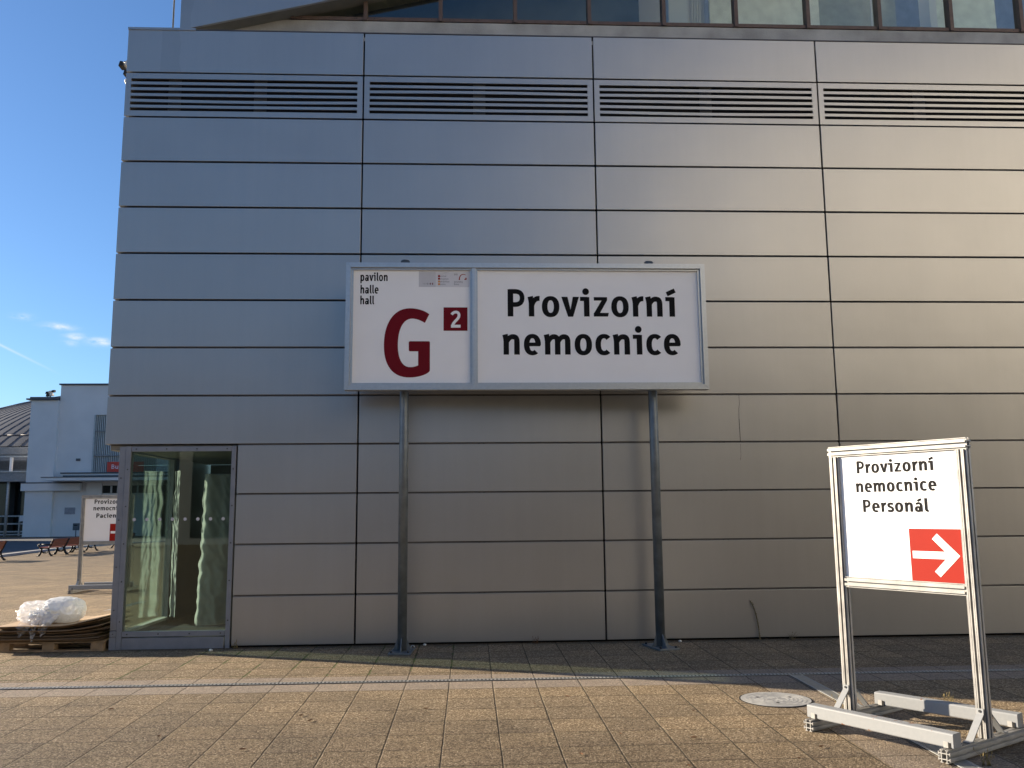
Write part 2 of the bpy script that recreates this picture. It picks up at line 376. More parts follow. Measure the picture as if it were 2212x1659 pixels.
def paving_material():
    m, nt, b = new_mat('aggregate_slabs'); N = nt.nodes.new; L = nt.links.new
    geo = N('ShaderNodeNewGeometry'); sep = N('ShaderNodeSeparateXYZ'); L(geo.outputs['Position'], sep.inputs[0])
    X, Y = sep.outputs[0], sep.outputs[1]
    def mth(op, a, b_=None, c=None):
        n = N('ShaderNodeMath'); n.operation = op
        for i, v in enumerate((a, b_, c)):
            if v is None: continue
            if isinstance(v, (int, float)): n.inputs[i].default_value = v
            else: L(v, n.inputs[i])
        return n.outputs[0]
    def noise_n(scale, detail=4, rough=0.5, vec=None):
        n = N('ShaderNodeTexNoise'); n.inputs['Scale'].default_value = scale; n.inputs['Detail'].default_value = detail; n.inputs['Roughness'].default_value = rough
        L(vec if vec is not None else geo.outputs['Position'], n.inputs['Vector']); return n.outputs['Fac']
    def ramp(fac, p0, c0, p1, c1):
        r = N('ShaderNodeValToRGB'); r.color_ramp.elements[0].position = p0; r.color_ramp.elements[1].position = p1
        r.color_ramp.elements[0].color = c0 + (1,); r.color_ramp.elements[1].color = c1 + (1,)
        L(fac, r.inputs[0]); return r.outputs[0]
    def mixc(f, a, b_, mode='MIX'):
        n = N('ShaderNodeMixRGB'); n.blend_type = mode
        for i, v in ((0, f), (1, a), (2, b_)):
            if isinstance(v, (int, float)): n.inputs[i].default_value = v
            elif isinstance(v, tuple): n.inputs[i].default_value = v + (1,)
            else: L(v, n.inputs[i])
        return n.outputs[0]
    wob = mth('MULTIPLY', mth('SUBTRACT', noise_n(9.0, 3), 0.5), 0.012)
    PX, PY = 0.4045, 0.3925
    u = mth('DIVIDE', mth('ADD', mth('SUBTRACT', X, 1.17), wob), PX)
    v = mth('DIVIDE', mth('ADD', mth('SUBTRACT', Y, -2.52), wob), PY)
    fu, fv = mth('FRACT', u), mth('FRACT', v)
    du = mth('MULTIPLY', mth('MINIMUM', fu, mth('SUBTRACT', 1.0, fu)), PX)
    dv = mth('MULTIPLY', mth('MINIMUM', fv, mth('SUBTRACT', 1.0, fv)), PY)
    # beside the drain the slabs are one wide pale strip: no cross joints inside it
    instrip = mth('MULTIPLY', mth('GREATER_THAN', Y, -2.515), mth('LESS_THAN', Y, -1.86))
    dv = mth('ADD', dv, mth('MULTIPLY', instrip, mth('MULTIPLY', mth('MULTIPLY', mth('GREATER_THAN', Y, -2.49), mth('LESS_THAN', Y, -1.89)), 1.0)))
    jw = mth('ADD', 0.0040, mth('MULTIPLY', noise_n(2.3, 3), 0.0055))
    gap_u = mth('SUBTRACT', 1.0, mth('SMOOTH_MIN', mth('DIVIDE', du, jw), 1.0, 0.3))
    jv = mth('MULTIPLY', jw, mth('MULTIPLY', noise_n(1.7, 3), 1.9))
    gap_v = mth('SUBTRACT', 1.0, mth('SMOOTH_MIN', mth('DIVIDE', dv, jv), 1.0, 0.3))
    gap = mth('MINIMUM', mth('MAXIMUM', mth('MAXIMUM', gap_u, gap_v), 0.0), 1.0)
    # per slab tone
    comb = N('ShaderNodeCombineXYZ'); L(mth('FLOOR', u), comb.inputs[0]); L(mth('FLOOR', v), comb.inputs[1])
    wn = N('ShaderNodeTexWhiteNoise'); wn.noise_dimensions = '2D'; L(comb.outputs[0], wn.inputs['Vector'])
    # aggregate: pebbles of several tones
    vor = N('ShaderNodeTexVoronoi'); vor.inputs['Scale'].default_value = 104; L(geo.outputs['Position'], vor.inputs['Vector'])
    sepc = N('ShaderNodeSeparateColor'); L(vor.outputs['Color'], sepc.inputs[0])
    peb = N('ShaderNodeValToRGB'); peb.color_ramp.interpolation = 'LINEAR'
    e = peb.color_ramp.elements
    e[0].position = 0.0; e[0].color = (0.105, 0.076, 0.044, 1)
    e[1].position = 1.0; e[1].color = (0.64, 0.53, 0.36, 1)
    for p, c in ((0.3, (0.21, 0.154, 0.089, 1)), (0.6, (0.29, 0.217, 0.130, 1)), (0.85, (0.40, 0.31, 0.195, 1))):
        k = e.new(p); k.color = c
    L(sepc.outputs[0], peb.inputs[0])
    base = peb.outputs[0]
    big = noise_n(0.9, 5, 0.6)
    base = mixc(1.0, base, ramp(big, 0.35, (0.80, 0.79, 0.78), 0.68, (1.10, 1.08, 1.05)), 'MULTIPLY')
    base = mixc(1.0, base, ramp(wn.outputs['Value'], 0.0, (0.86, 0.86, 0.87), 1.0, (1.12, 1.10, 1.06)), 'MULTIPLY')
    # dirty walked-on band nearer the viewer: old grey staining with a ragged edge
    stain = mth('ADD', mth('MULTIPLY', mth('SUBTRACT', mth('SUBTRACT', -3.0, mth('MULTIPLY', X, 0.26)), Y), 1.0), mth('MULTIPLY', mth('SUBTRACT', noise_n(1.4, 5, 0.65), 0.5), 3.2))
    stain = mth('MINIMUM', mth('MAXIMUM', stain, 0.0), 1.0)
    base = mixc(mth('MULTIPLY', stain, 0.8), base, mixc(1.0, base, (0.60, 0.60, 0.62), 'MULTIPLY'))
    # old gum and oil spots, a dirt line along the wall foot
    gum = N('ShaderNodeTexVoronoi'); gum.inputs['Scale'].default_value = 2.1; L(geo.outputs['Position'], gum.inputs['Vector'])
    spot = mth('LESS_THAN', mth('ADD', gum.outputs['Distance'], mth('MULTIPLY', noise_n(30, 3), 0.03)), 0.052)
    base = mixc(mth('MULTIPLY', spot, 0.45), base, (0.05, 0.045, 0.04))
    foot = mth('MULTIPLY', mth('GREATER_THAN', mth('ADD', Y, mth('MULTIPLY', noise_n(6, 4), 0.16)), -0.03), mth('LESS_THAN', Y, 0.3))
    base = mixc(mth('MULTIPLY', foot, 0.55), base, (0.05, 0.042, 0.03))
    # paler concrete edging along the drains
    strip2 = mth('MULTIPLY', mth('MULTIPLY', mth('GREATER_THAN', X, 4.02), mth('LESS_THAN', X, 4.83)), mth('LESS_THAN', Y, -1.9))
    pale = mth('MAXIMUM', instrip, mth('MULTIPLY', strip2, 0.55))
    palec = ramp(sepc.outputs[1], 0.0, (0.23, 0.19, 0.16), 1.0, (0.50, 0.43, 0.36))
    base = mixc(mth('MULTIPLY', pale, 0.55), base, palec)
    base = mixc(1.0, base, (0.88, 0.88, 0.90), 'MULTIPLY')
    # moss in the joints close to the wall
    nearwall = mth('MULTIPLY', mth('LESS_THAN', mth('ABSOLUTE', mth('ADD', Y, 0.7)), 1.1), mth('LESS_THAN', X, 1.4))
    moss = mth('MULTIPLY', mth('MULTIPLY', nearwall, mth('GREATER_THAN', noise_n(2.6, 4), 0.5)), 1.0)
    jointc = mixc(moss, (0.035, 0.027, 0.018), (0.055, 0.075, 0.012))
    widen = mth('MULTIPLY', moss, mth('LESS_THAN', mth('MINIMUM', du, dv), 0.011))
    gap2 = mth('MAXIMUM', gap, mth('MULTIPLY', widen, 0.8))
    base = mixc(gap2, base, jointc)
    L(base, b.inputs['Base Color'])
    b.inputs['Roughness'].default_value = 0.85; b.inputs['Specular IOR Level'].default_value = 0.3
    h = mth('SUBTRACT', mth('MULTIPLY', sepc.outputs[0], 0.45), mth('MULTIPLY', vor.outputs['Distance'], 0.6))
    h = mth('SUBTRACT', h, mth('MULTIPLY', gap, 2.2))
    h = mth('ADD', h, mth('MULTIPLY', wn.outputs['Value'], 0.25))
    bp = N('ShaderNodeBump'); bp.inputs['Strength'].default_value = 1.0; bp.inputs['Distance'].default_value = 0.008
    L(h, bp.inputs['Height']); L(bp.outputs[0], b.inputs['Normal'])
    return m
M['paving'] = paving_material()

# ------------------------------------------------------------------ ground
def build_ground():
    ys = [-120, -60, -30, -14, -10, -6, -3, -1.5, -0.5, 0.0, 0.5, 3, 8, 14, 20, 27, 33, 45, 55, 66, 80, 120, 300, 900]
    xs = [-700, -300, -120, -60, -40, -21.25, -12, -6, -3, 0, 3, 6, 9, 12, 20, 40, 100, 300, 700]
    bm = bmesh.new()
    g = [[bm.verts.new((x, y, gz(y))) for x in xs] for y in ys]
    for i in range(len(ys) - 1):
        for j in range(len(xs) - 1):
            bm.faces.new((g[i][j], g[i][j + 1], g[i + 1][j + 1], g[i + 1][j]))
    me = bpy.data.meshes.new('plaza_ground'); bm.to_mesh(me); bm.free(); me.materials.append(M['paving'])
    o = bpy.data.objects.new('plaza_ground', me); COL.objects.link(o); tag(o, kind='structure')
    # asphalt road beyond the kerb, 4 mm above the ground sheet
    mb = MB()
    edge = [(-20.2, 20), (-20.3, 27), (-20.5, 31.8), (-21.0, 35), (-21.5, 40.6), (-21.3, 43.3), (-20.9, 46.8), (-19.5, 50), (-15, 53), (20, 56)]
    far = [(-120, y) for (x, y) in edge[:-3]] + [(-120, 60), (-120, 64), (20, 64)]
    t = bmesh.new()
    rows = []
    for (x, y) in edge:
        rows.append((x, y))
    for k in range(len(edge) - 1):
        (xa, ya), (xb, yb) = edge[k], edge[k + 1]
        (fa, ga), (fb, gb) = far[k], far[k + 1]
        vs = [t.verts.new((px, py, gz(py) + 0.012)) for (px, py) in ((xa, ya), (xb, yb), (fb, gb), (fa, ga))]
        t.faces.new(vs)
    bmesh.ops.recalc_face_normals(t, faces=t.faces[:])
    for f in t.faces:
        if f.normal.z < 0: f.normal_flip()
    mb._add(t, M['asphalt'])
    tag(mb.build('road'), kind='structure')
    mb = MB()
    for (xa, ya), (xb, yb) in zip(edge, edge[1:]):
        d = Vector((xb - xa, yb - ya, 0)); n = Vector((-d.y, d.x, 0)).normalized() * 0.14
        z0, z1 = gz(ya), gz(yb)
        for s_ in (0,):
            a, b = Vector((xa, ya, 0)), Vector((xb, yb, 0))
            pts = [a - n, b - n, b + n, a + n]
            zz = [z0, z1, z1, z0]
            tt = bmesh.new()
            lo = [tt.verts.new((p.x, p.y, z - 0.05)) for p, z in zip(pts, zz)]
            hi = [tt.verts.new((p.x, p.y, z + 0.10)) for p, z in zip(pts, zz)]
            tt.faces.new(hi)
            for k in range(4): tt.faces.new((lo[k], lo[(k + 1) % 4], hi[(k + 1) % 4], hi[k]))
            bmesh.ops.recalc_face_normals(tt, faces=tt.faces[:])
            mb._add(tt, M['kerb'])
    tag(mb.build('kerb'), kind='structure')
build_ground()

# ------------------------------------------------------------------ lettering (strokes drawn from scratch)
def bez(p0, p1, p2, p3, n=10):
    out = []
    for i in range(n + 1):
        t = i / n; s = 1 - t
        out.append((s**3 * p0[0] + 3 * s * s * t * p1[0] + 3 * s * t * t * p2[0] + t**3 * p3[0],
                    s**3 * p0[1] + 3 * s * s * t * p1[1] + 3 * s * t * t * p2[1] + t**3 * p3[1]))
    return out
def ring(cx, cy, rx, ry, w, h, a0=0, a1=360, n=40, e=2.25):
    """ring strip of a superellipse: outer radii rx, ry; stroke w at the sides, h at top and bottom"""
    q = []
    def se(t, a, b):
        c, s = math.cos(t), math.sin(t)
        return (cx + a * math.copysign(abs(c) ** (2 / e), c), cy + b * math.copysign(abs(s) ** (2 / e), s))
    for i in range(n):
        t0 = R(a0 + (a1 - a0) * i / n); t1 = R(a0 + (a1 - a0) * (i + 1) / n)
        q.append([se(t0, rx, ry), se(t1, rx, ry), se(t1, rx - w, ry - h), se(t0, rx - w, ry - h)])
    return q
def stroke(pts, w, w1=None):
    q = []; n = len(pts); L_, R_ = [], []
    for i, p in enumerate(pts):
        a = pts[max(i - 1, 0)]; b = pts[min(i + 1, n - 1)]
        dx, dy = b[0] - a[0], b[1] - a[1]; l = math.hypot(dx, dy) or 1
        ww = w if w1 is None else w + (w1 - w) * i / (n - 1)
        k = 1.0
        if 0 < i < n - 1:
            d1 = (p[0] - a[0], p[1] - a[1]); d2 = (b[0] - p[0], b[1] - p[1])
            l1, l2 = math.hypot(*d1) or 1, math.hypot(*d2) or 1
            c = (d1[0] * d2[0] + d1[1] * d2[1]) / (l1 * l2)
            k = min(1.4, 1 / max(0.5, math.sqrt(max(0.0, (1 + c) / 2))))
        nx, ny = -dy / l * ww / 2 * k, dx / l * ww / 2 * k
        L_.append((p[0] + nx, p[1] + ny)); R_.append((p[0] - nx, p[1] - ny))
    for i in range(n - 1): q.append([L_[i], L_[i + 1], R_[i + 1], R_[i]])
    return q
def disc(cx, cy, r, n=20):
    return [[(cx + r * math.cos(2 * math.pi * k / n), cy + r * math.sin(2 * math.pi * k / n)) for k in range(n)]]
def glyph(c, W):
    """returns list of parts (each a list of polygons), width, lsb, rsb. cap height 248, x height 180; W stem weight."""
    S = W; T = W * 0.84
    stem = lambda x, top=180, bot=0: stroke([(x, bot), (x, top)], S)
    flag = lambda x: stroke([(x, 0), (x, 118), (x - 3, 145), (x - 11, 182)], S * 0.97)
    def arch(x0, x1, base=0):
        p = bez((x0 + 4, 112), (x0 + 22, 150), (x0 + 42, 162), (x0 + (x1 - x0) * .62, 161), 7) + bez((x0 + (x1 - x0) * .62, 161), (x1 - 6, 160), (x1, 145), (x1, 112), 7)[1:] + [(x1, base)]
        return stroke(p, S * 0.80, S)
    if c == 'P': return [stem(24, 248), stroke([(10, 228)] + bez((64, 228), (112, 228), (131, 205), (131, 168), 8) + bez((131, 168), (131, 128), (108, 108), (64, 108), 8)[1:] + [(10, 108)], T)], 155, 20, 14
    if c == 'B': return [stem(24, 248), stroke([(10, 228)] + bez((70, 228), (112, 228), (122, 208), (122, 186), 8) + bez((122, 186), (122, 150), (100, 136), (70, 134), 8)[1:] + [(10, 134)], T),
                         stroke([(60, 134)] + bez((70, 134), (118, 132), (133, 105), (133, 76), 8) + bez((133, 76), (133, 36), (110, 20), (70, 20), 8)[1:] + [(10, 20)], T)], 156, 20, 14
    if c == 'V': return [[[(0, 248), (S * 1.1, 248), (84, 70), (168 - S * 1.1, 248), (168, 248), (108, 0), (60, 0)]]], 168, 2, 2
    if c == 'r': return [flag(37), stroke(bez((38, 92), (52, 142), (72, 168), (112, 164), 10), S * 0.86, S * 0.90)], 116, 10, 0
    if c == 'n': return [flag(36), arch(36, 134)], 158, 12, 24
    if c == 'm': return [flag(36), arch(36, 128), arch(128, 221)], 245, 12, 24
    if c == 'h': return [stem(24, 260), arch(24, 124)], 148, 22, 24
    if c == 'u': return [stem(126, 178), stroke([(24, 178), (24, 70)] + bez((24, 70), (24, 30), (36, 18), (62, 18), 7) + bez((62, 18), (90, 18), (106, 40), (118, 66), 7)[1:], S, S * 0.8)], 150, 22, 22
    if c in ('i', 'í'):
        q = [stem(60, 178), stroke([(0, 161), (70, 161)], 34 * W / 46)]
        if c == 'i': q.append(disc(53, 228, 30 * (0.7 + 0.3 * W / 46)))
        else: q.append(stroke([(14, 206), (90, 241)], 37 * W / 46))
        return q, 84, 6, 24
    if c in ('l',): return [stroke([(24, 258), (24, 60)] + bez((24, 60), (24, 30), (36, 17), (66, 19), 8)[1:], S, S * 0.85)], 68, 24, 8
    if c == 'o': return [ring(80, 90, 80, 96, S, T * 0.9)], 160, 16, 16
    if c == 'c': return [ring(80, 90, 80, 96, S, T * 0.9, 44, 312, 34)], 140, 16, 8
    if c == 'e': return [ring(78, 90, 78, 96, S, T * 0.9, -3, 308, 40), stroke([(30, 92), (150, 92)], T * 0.78)], 156, 16, 14
    if c == 'p': return [stroke([(24, -72), (24, 130), (20, 180)], S), ring(80, 90, 76, 96, S, T * 0.9)], 156, 18, 16
    if c == 'b': return [stem(24, 260), ring(80, 90, 76, 96, S, T * 0.9)], 156, 22, 16
    if c == 'a': return [stroke([(122, 0), (122, 110)] + bez((122, 110), (122, 150), (104, 162), (72, 162), 8)[1:] + [(22, 152)], S, S * 0.78), ring(62, 52, 62, 58, S * 0.95, T * 0.85)], 146, 14, 20
    if c == 's': return [stroke(bez((118, 152), (90, 166), (30, 172), (28, 132), 10) + bez((28, 132), (28, 92), (112, 98), (112, 52), 10)[1:] + bez((112, 52), (112, 8), (50, 10), (12, 30), 10)[1:], S * 0.88)], 128, 12, 12
    if c == 'á':
        q, w, l, r_ = glyph('a', W); return q + [stroke([(56, 206), (128, 241)], 37 * W / 46)], w, l, r_
    if c == 'v': return [[[(0, 180), (S * 1.12, 180), (83, 62), (163 - S * 1.12, 180), (163, 180), (106, -2), (60, -2)]]], 163, 3, 3
    if c == 'y': return [[[(0, 180), (S * 1.12, 180), (83, 62), (163 - S * 1.12, 180), (163, 180), (92, -72), (44, -72), (64, 0)]]], 163, 3, 3
    if c == 'x': return [stroke([(14, 180), (126, 0)], S), stroke([(126, 180), (14, 0)], S)], 140, 6, 6
    if c == 'z': return [[[(5, 178), (128, 178), (128, 146), (5, 146)]], [[(78, 150), (128, 150), (58, 30), (4, 30)]], [[(2, 34), (141, 34), (132, 0), (2, 0)]]], 141, 14, 8
    if c == 't': return [stroke([(40, 222), (40, 60)] + bez((40, 60), (40, 26), (56, 16), (92, 20), 8)[1:], S, S * 0.85), stroke([(4, 162), (92, 162)], T * 0.85)], 94, 6, 8
    if c == '2': return [stroke(bez((22, 190), (48, 240), (128, 244), (128, 180), 12) + bez((128, 180), (128, 120), (40, 90), (34, 20), 12)[1:], S), [[(12, 42), (150, 42), (150, 0), (12, 0)]]], 156, 10, 10
    return [], 70, 0, 0
def lettering(name, s, x0, x1, base, cap, m, parent, P, weight=51):
    """words s as flat vinyl on a board, from x0 to x1; P(a, b, d) gives the 3-D point d in front of the board"""
    items = []; x = 0; prev = None
    for ch in s:
        if ch == ' ': x += 70; prev = None; continue
        q, w, l, r_ = glyph(ch, weight)
        if prev is not None: x += prev + l
        items.append((q, x)); x += w; prev = r_
    k = cap / 248.0; kx = (x1 - x0) / x
    mb = MB(); i = 0
    for q, ox in items:
        for part in q:
            i += 1; d = 0.0020 + 0.00012 * (i % 5)
            for pl in part:
                mb.poly([P(x0 + (ox + a) * kx, base + b * k, d) for a, b in pl], m)
    bmesh.ops.recalc_face_normals(mb.bm, faces=mb.bm.faces[:])
    return mb.build(name, m, parent)

# ------------------------------------------------------------------ the metal-clad hall
H = 0.5986
XJ = [-3.0256, 0.0, 3.0, 6.0, 9.0]
def rowz(r): return (13 - r) * H
def build_hall():
    hall = thing('exhibition_hall', 'large exhibition hall clad in long grey metal panels, with louvre grilles and a glass corner', 'building')
    G = 0.0105
    rp_ = random.Random(77)
    def panel(x0, x1, z0, z1, lip, name='cladding_panel'):
        mb = MB()
        cx_, cz_ = (x0 + x1) / 2, (z0 + z1) / 2
        Q = Matrix.Translation((cx_, 0.0, cz_)) @ Matrix.Rotation(R(rp_.uniform(-0.5, 0.5)), 4, 'X') @ Matrix.Rotation(R(rp_.uniform(-0.10, 0.10)), 4, 'Z') @ Matrix.Translation((-cx_, 0.0, -cz_))
        mb.box(x0 + (G if x0 > -3 else 0), x1 - G, 0.0, 0.055, z0 + 0.0115, z1 - 0.0115, M['panel'], bevel=0.0025, M=Q)
        if lip:
            mb.box(x0 + G + 0.002, x1 - G - 0.002, 0.022, 0.05, z1 - 0.0105, z1 + 0.004, M['gapgrey'])
            xs = (x1 - 1.52, x1 - 1.46)
            for xq in xs: mb.tube((xq, 0.0215, z1 - 0.004), (xq, 0.017, z1 - 0.004), 0.006, seg=8, m=M['screw'])
        return mb.build(name, None, hall)
    for c in range(4):
        for r in range(13):
            if r == 1: continue
            x0, x1 = XJ[c], XJ[c + 1]
            if c == 0 and r >= 9: x0 = -1.452
            z0, z1 = rowz(r + 1), rowz(r)
            if r == 12: z0 += 0.016
            panel(x0, x1, z0, z1, r >= 7)
    # rest of the long wall beyond the picture, one mesh
    mb = MB()
    for c in range(4):
        for r in range(13):
            z0, z1 = rowz(r + 1), rowz(r)
            mb.box(9 + 3 * c + G, 12 + 3 * c - G, 0.0, 0.055, z0 + (0.026 if r == 12 else 0.01), z1 - 0.010, M['panel'])
    mb.build('wall_cladding', None, hall)
    # louvre grilles
    z0, z1 = rowz(2) + 0.010, rowz(1) - 0.010
    brk = [(-2.42, -1.33), (1.5,), (4.5,), (7.4,)]
    for c in range(4):
        x0, x1 = XJ[c] + (G if c else 0), XJ[c + 1] - G
        mb = MB(); b = 0.068; n = 6
        mb.box(x0, x0 + b, 0, 0.03, z0, z1, M['panel']); mb.box(x1 - b, x1, 0, 0.03, z0, z1, M['panel'])
        mb.box(x0 + b, x1 - b, 0.0002, 0.03, z1 - 0.072, z1, M['panel']); mb.box(x0 + b, x1 - b, 0.0002, 0.03, z0, z0 + 0.072, M['panel'])
        span = (z1 - 0.072) - (z0 + 0.072); slot = 0.042; bar = (span - n * slot) / (n - 1)
        for k in range(n - 1):
            zb = z0 + 0.072 + slot * (k + 1) + bar * k
            sag = random.uniform(-0.004, 0.004) if random.random() < 0.6 else random.uniform(-0.012, 0.012)
            seg = 8
            for q in range(seg):
                xa = x0 + b + (x1 - x0 - 2 * b) * q / seg; xb = x0 + b + (x1 - x0 - 2 * b) * (q + 1) / seg
                sa, sb = sag * math.sin(math.pi * q / seg), sag * math.sin(math.pi * (q + 1) / seg)
                mb.prism([(xa, zb + sa), (xb, zb + sb), (xb, zb + bar + sb), (xa, zb + bar + sa)], 0.0004, 0.012, 'y', M['panel'])
        g = mb.build('ventilation_grille', None, hall)
        for xb in brk[c]:
            m2 = MB(); m2.box(xb - 0.08, xb + 0.08, 0.05, 0.06, z0 + 0.03, z1 - 0.03, M['bracketgrey'])
            m2.build('bracket', None, g)
    # dark cavity behind the panels, hollow behind the corner window
    mb = MB()
    mb.box(-2.99, 21, 0.062, 0.16, rowz(9) + 0.004, 7.70, M['dark'])
    mb.box(-1.44, 21, 0.062, 0.16, 0.0, rowz(9) + 0.002, M['dark'])
    mb.build('backing_wall', None, hall)
    # left end wall, roof and back
    mb = MB()
    mb.box(-3.0236, -2.985, 0.057, 24, rowz(9) + 0.01, 7.77, M['panel'])
    mb.build('end_wall', None, hall)
    mb = MB(); mb.box(-2.86, -2.78, 1.80, 24, -0.25, rowz(9) + 0.004, M['panel']); mb.build('end_wall', None, hall)
    mb = MB(); mb.box(-2.98, 21, 0.17, 0.79, 7.60, 7.72, M['concrete']); mb.box(-2.98, -2.6, 0.8, 24, 7.60, 7.72, M['concrete']); mb.build('roof', None, hall)
    mb = MB(); mb.box(-3.03, -2.17, -0.012, 0.10, 7.768, 7.800, M['fascia']); mb.box(-2.17, 21, -0.006, 0.10, 7.774, 7.786, M['capmetal']); mb.build('parapet_cap', None, hall)
    mb = MB(); mb.box(-2.98, -1.35, 0.06, 3.4, rowz(9) - 0.06, rowz(9) + 0.002, M['soffit']); mb.build('overhang_soffit', None, hall)
    # rain stain and crack on the panels
    mb = MB()
    pts = [(4.748, 2.985), (4.751, 2.873), (4.740, 2.813), (4.737, 2.682), (4.741, 2.403)]
    for (a, b_), (c_, d_) in zip(pts, pts[1:]):
        w = 0.0022 if b_ > 2.7 else 0.0035
        mb.quad((a - w, -0.0015, b_), (a + w, -0.0015, b_), (c_ + w, -0.0015, d_), (c_ - w, -0.0015, d_), M['screw'])
    for (a, b_, c_, d_) in ((4.741, 2.37, 4.740, 2.224), (4.740, 2.224, 4.731, 2.165), (4.738, 2.20, 4.727, 2.18)):
        mb.quad((a - .002, -0.0015, b_), (a + .002, -0.0015, b_), (c_ + .002, -0.0015, d_), (c_ - .002, -0.0015, d_), M['gapgrey'])
    mb.build('crack', None, hall)

    # corner window -------------------------------------------------
    zb, zt = 0.205, 2.315
    cw = MB(); F = M['frame']
    cw.box(-2.850, -2.775, 0.004, 0.09, 0.22, 2.375, F, 0.003)          # corner post, two faces
    cw.box(-2.772, -2.712, -0.004, 0.09, 0.0, 2.378, F, 0.003)
    cw.box(-2.850, -2.775, -0.002, 0.09, 0.150, 0.214, F, 0.003)
    cw.box(-2.852, -2.774, -0.006, 0.09, -0.01, 0.144, F, 0.003)
    cw.box(-2.708, -1.520, -0.002, 0.07, zt, 2.375, F, 0.003)           # head
    cw.box(-2.708, -1.520, -0.004, 0.07, 0.145, zb, F, 0.003)           # sill
    cw.box(-1.516, -1.462, -0.003, 0.09, 0.0, 2.378, F, 0.003)          # right jamb
    cw.box(-2.705, -1.530, -0.010, 0.05, 0.002, 0.132, F, 0.002)        # plinth panel
    for z in (0.32, 0.78, 1.22, 1.66, 2.1): 
        for x in (-2.742, -1.49): cw.tube((x, -0.003, z), (x, -0.009, z), 0.008, seg=8, m=M['screw'])
    for k in range(4):
        for z in (0.175, 2.345): cw.tube((-2.65 + k * 0.36, -0.003, z), (-2.65 + k * 0.36, -0.009, z), 0.008, seg=8, m=M['screw'])
    for z in (0.18, 0.45, 0.95, 1.5, 2.0): cw.tube((-2.815, 0.004, z), (-2.815, -0.008, z), 0.006, seg=8, m=M['screw'])
    # side frame along the end wall
    cw.box(-2.85, -2.78, 0.09, 1.79, zt, 2.375, F, 0.003)
    cw.box(-2.85, -2.78, 0.09, 1.79, -0.02, 0.150, F, 0.003)
    cw.box(-2.80, -2.74, 0.10, 1.72, 0.150, 0.185, M['white_rail'])
    cw.box(-2.83, -2.75, 1.70, 1.79, 0.150, zt, F, 0.003)
    cwo = cw.build('corner_window', None, hall)
    mb = MB(); mb.box(-2.709, -1.519, 0.020, 0.026, zb - 0.004, zt + 0.004, M['glass']); mb.build('glass_pane', None, cwo)
    mb = MB(); mb.box(-2.803, -2.797, 0.092, 1.699, 0.151, zt - 0.001, M['glass']); mb.build('glass_pane', None, cwo)
    for k in range(8):
        x = -2.642 + k * 0.1497
        mb = MB(); mb.tube((x, 0.0195, 1.505), (x, 0.0175, 1.505), 0.020, seg=20, m=M['dot']); mb.build('warning_dot', None, cwo)
    # interior of the vitrine
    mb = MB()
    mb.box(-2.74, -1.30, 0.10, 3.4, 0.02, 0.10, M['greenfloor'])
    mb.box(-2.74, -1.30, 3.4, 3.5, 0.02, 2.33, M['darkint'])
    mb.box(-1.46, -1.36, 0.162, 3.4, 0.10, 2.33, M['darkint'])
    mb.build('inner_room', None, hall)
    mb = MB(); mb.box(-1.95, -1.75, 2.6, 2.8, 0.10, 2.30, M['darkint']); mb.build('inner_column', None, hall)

    # upper storey: sill band, ribbon windows, slanted fascia ---------
    mb = MB()
    mb.box(-2.30, 16, 0.80, 1.05, 7.60, 8.415, M['concrete']); mb.build('sill_band', None, hall)
    mull = [-1.10, -0.087, 0.968, 2.025, 3.083, 4.158, 5.207, 6.262, 7.318, 8.385, 9.44, 10.5, 11.56]
    ztop = lambda x: 8.43 + 0.245 * (x + 1.10)
    TOP = 10.3
    for k in range(12):
        xa, xb = mull[k], mull[k + 1]
        ha, hb = min(TOP, ztop(xa)), min(TOP, ztop(xb))
        mb = MB(); W_ = 0.026
        mb.prism([(xa - W_, 8.418), (xa + W_, 8.418), (xa + W_, ha + 0.25), (xa - W_, ha + 0.25)], 0.76, 0.90, 'y', M['brownframe'])
        mb.box(xa + W_ + 0.002, xb - W_ - 0.002, 0.79, 0.88, 8.424, 8.476, M['brownframe'], 0.004)
        for q in (0.12, 0.5, 0.88):
            xq = xa + (xb - xa) * q
            mb.tube((xq, 0.789, 8.45), (xq, 0.784, 8.45), 0.007, seg=6, m=M['screw'])
        w = mb.build('window', None, hall)
        m2 = MB()
        m2.prism([(xa + W_, 8.478), (xb - W_, 8.478), (xb - W_, hb + 0.2), (xa + W_, ha + 0.2)], 0.83, 0.838, 'y', M['ribbonglass'])
        m2.build('pane', None, w)
    s = 0.240
    fz = lambda x: 8.119 + s * (x + 2.454)
    mb = MB()
    mb.prism([(-2.566, 7.73), (-2.52, 7.73), (-2.454, fz(-2.454)), (7.0, fz(7.0)), (21, fz(7.0) + 0.6), (21, 13), (-2.566, 13)], 0.55, 0.59, 'y', M['fascia'])
    mb.build('roof_fascia', None, hall)
    mb = MB()
    mb.prism([(-2.44, fz(-2.44) + 0.003), (7.0, fz(7.0) + 0.003), (7.0, fz(7.0) + 0.12), (-2.44, fz(-2.44) + 0.12)], 0.592, 1.02, 'y', M['soffit'])
    mb.build('roof_soffit', None, hall)
    mb = MB(); mb.box(-2.56, -2.48, 0.592, 8, 7.70, 13, M['fascia']); mb.build('upper_end_wall', None, hall)
    # room behind the ribbon windows, its roof left out to let daylight in
    mb = MB()
    mb.box(-2.38, 21, 5.2, 5.3, 8.0, 13, M['louvre']); mb.box(-2.38, 21, 1.06, 5.2, 7.9, 8.0, M['concrete'])
    mb.build('inner_wall', None, hall)
    mb = MB()
    mb.box(-1.0, 3.95, 1.5, 1.56, 8.02, 11.5, mat('dark_blind', (0.085, 0.095, 0.095), 0.6, 0, 0.3, 1.5))
    mb.build('window_blind', None, hall)
    W2 = M['plaster']
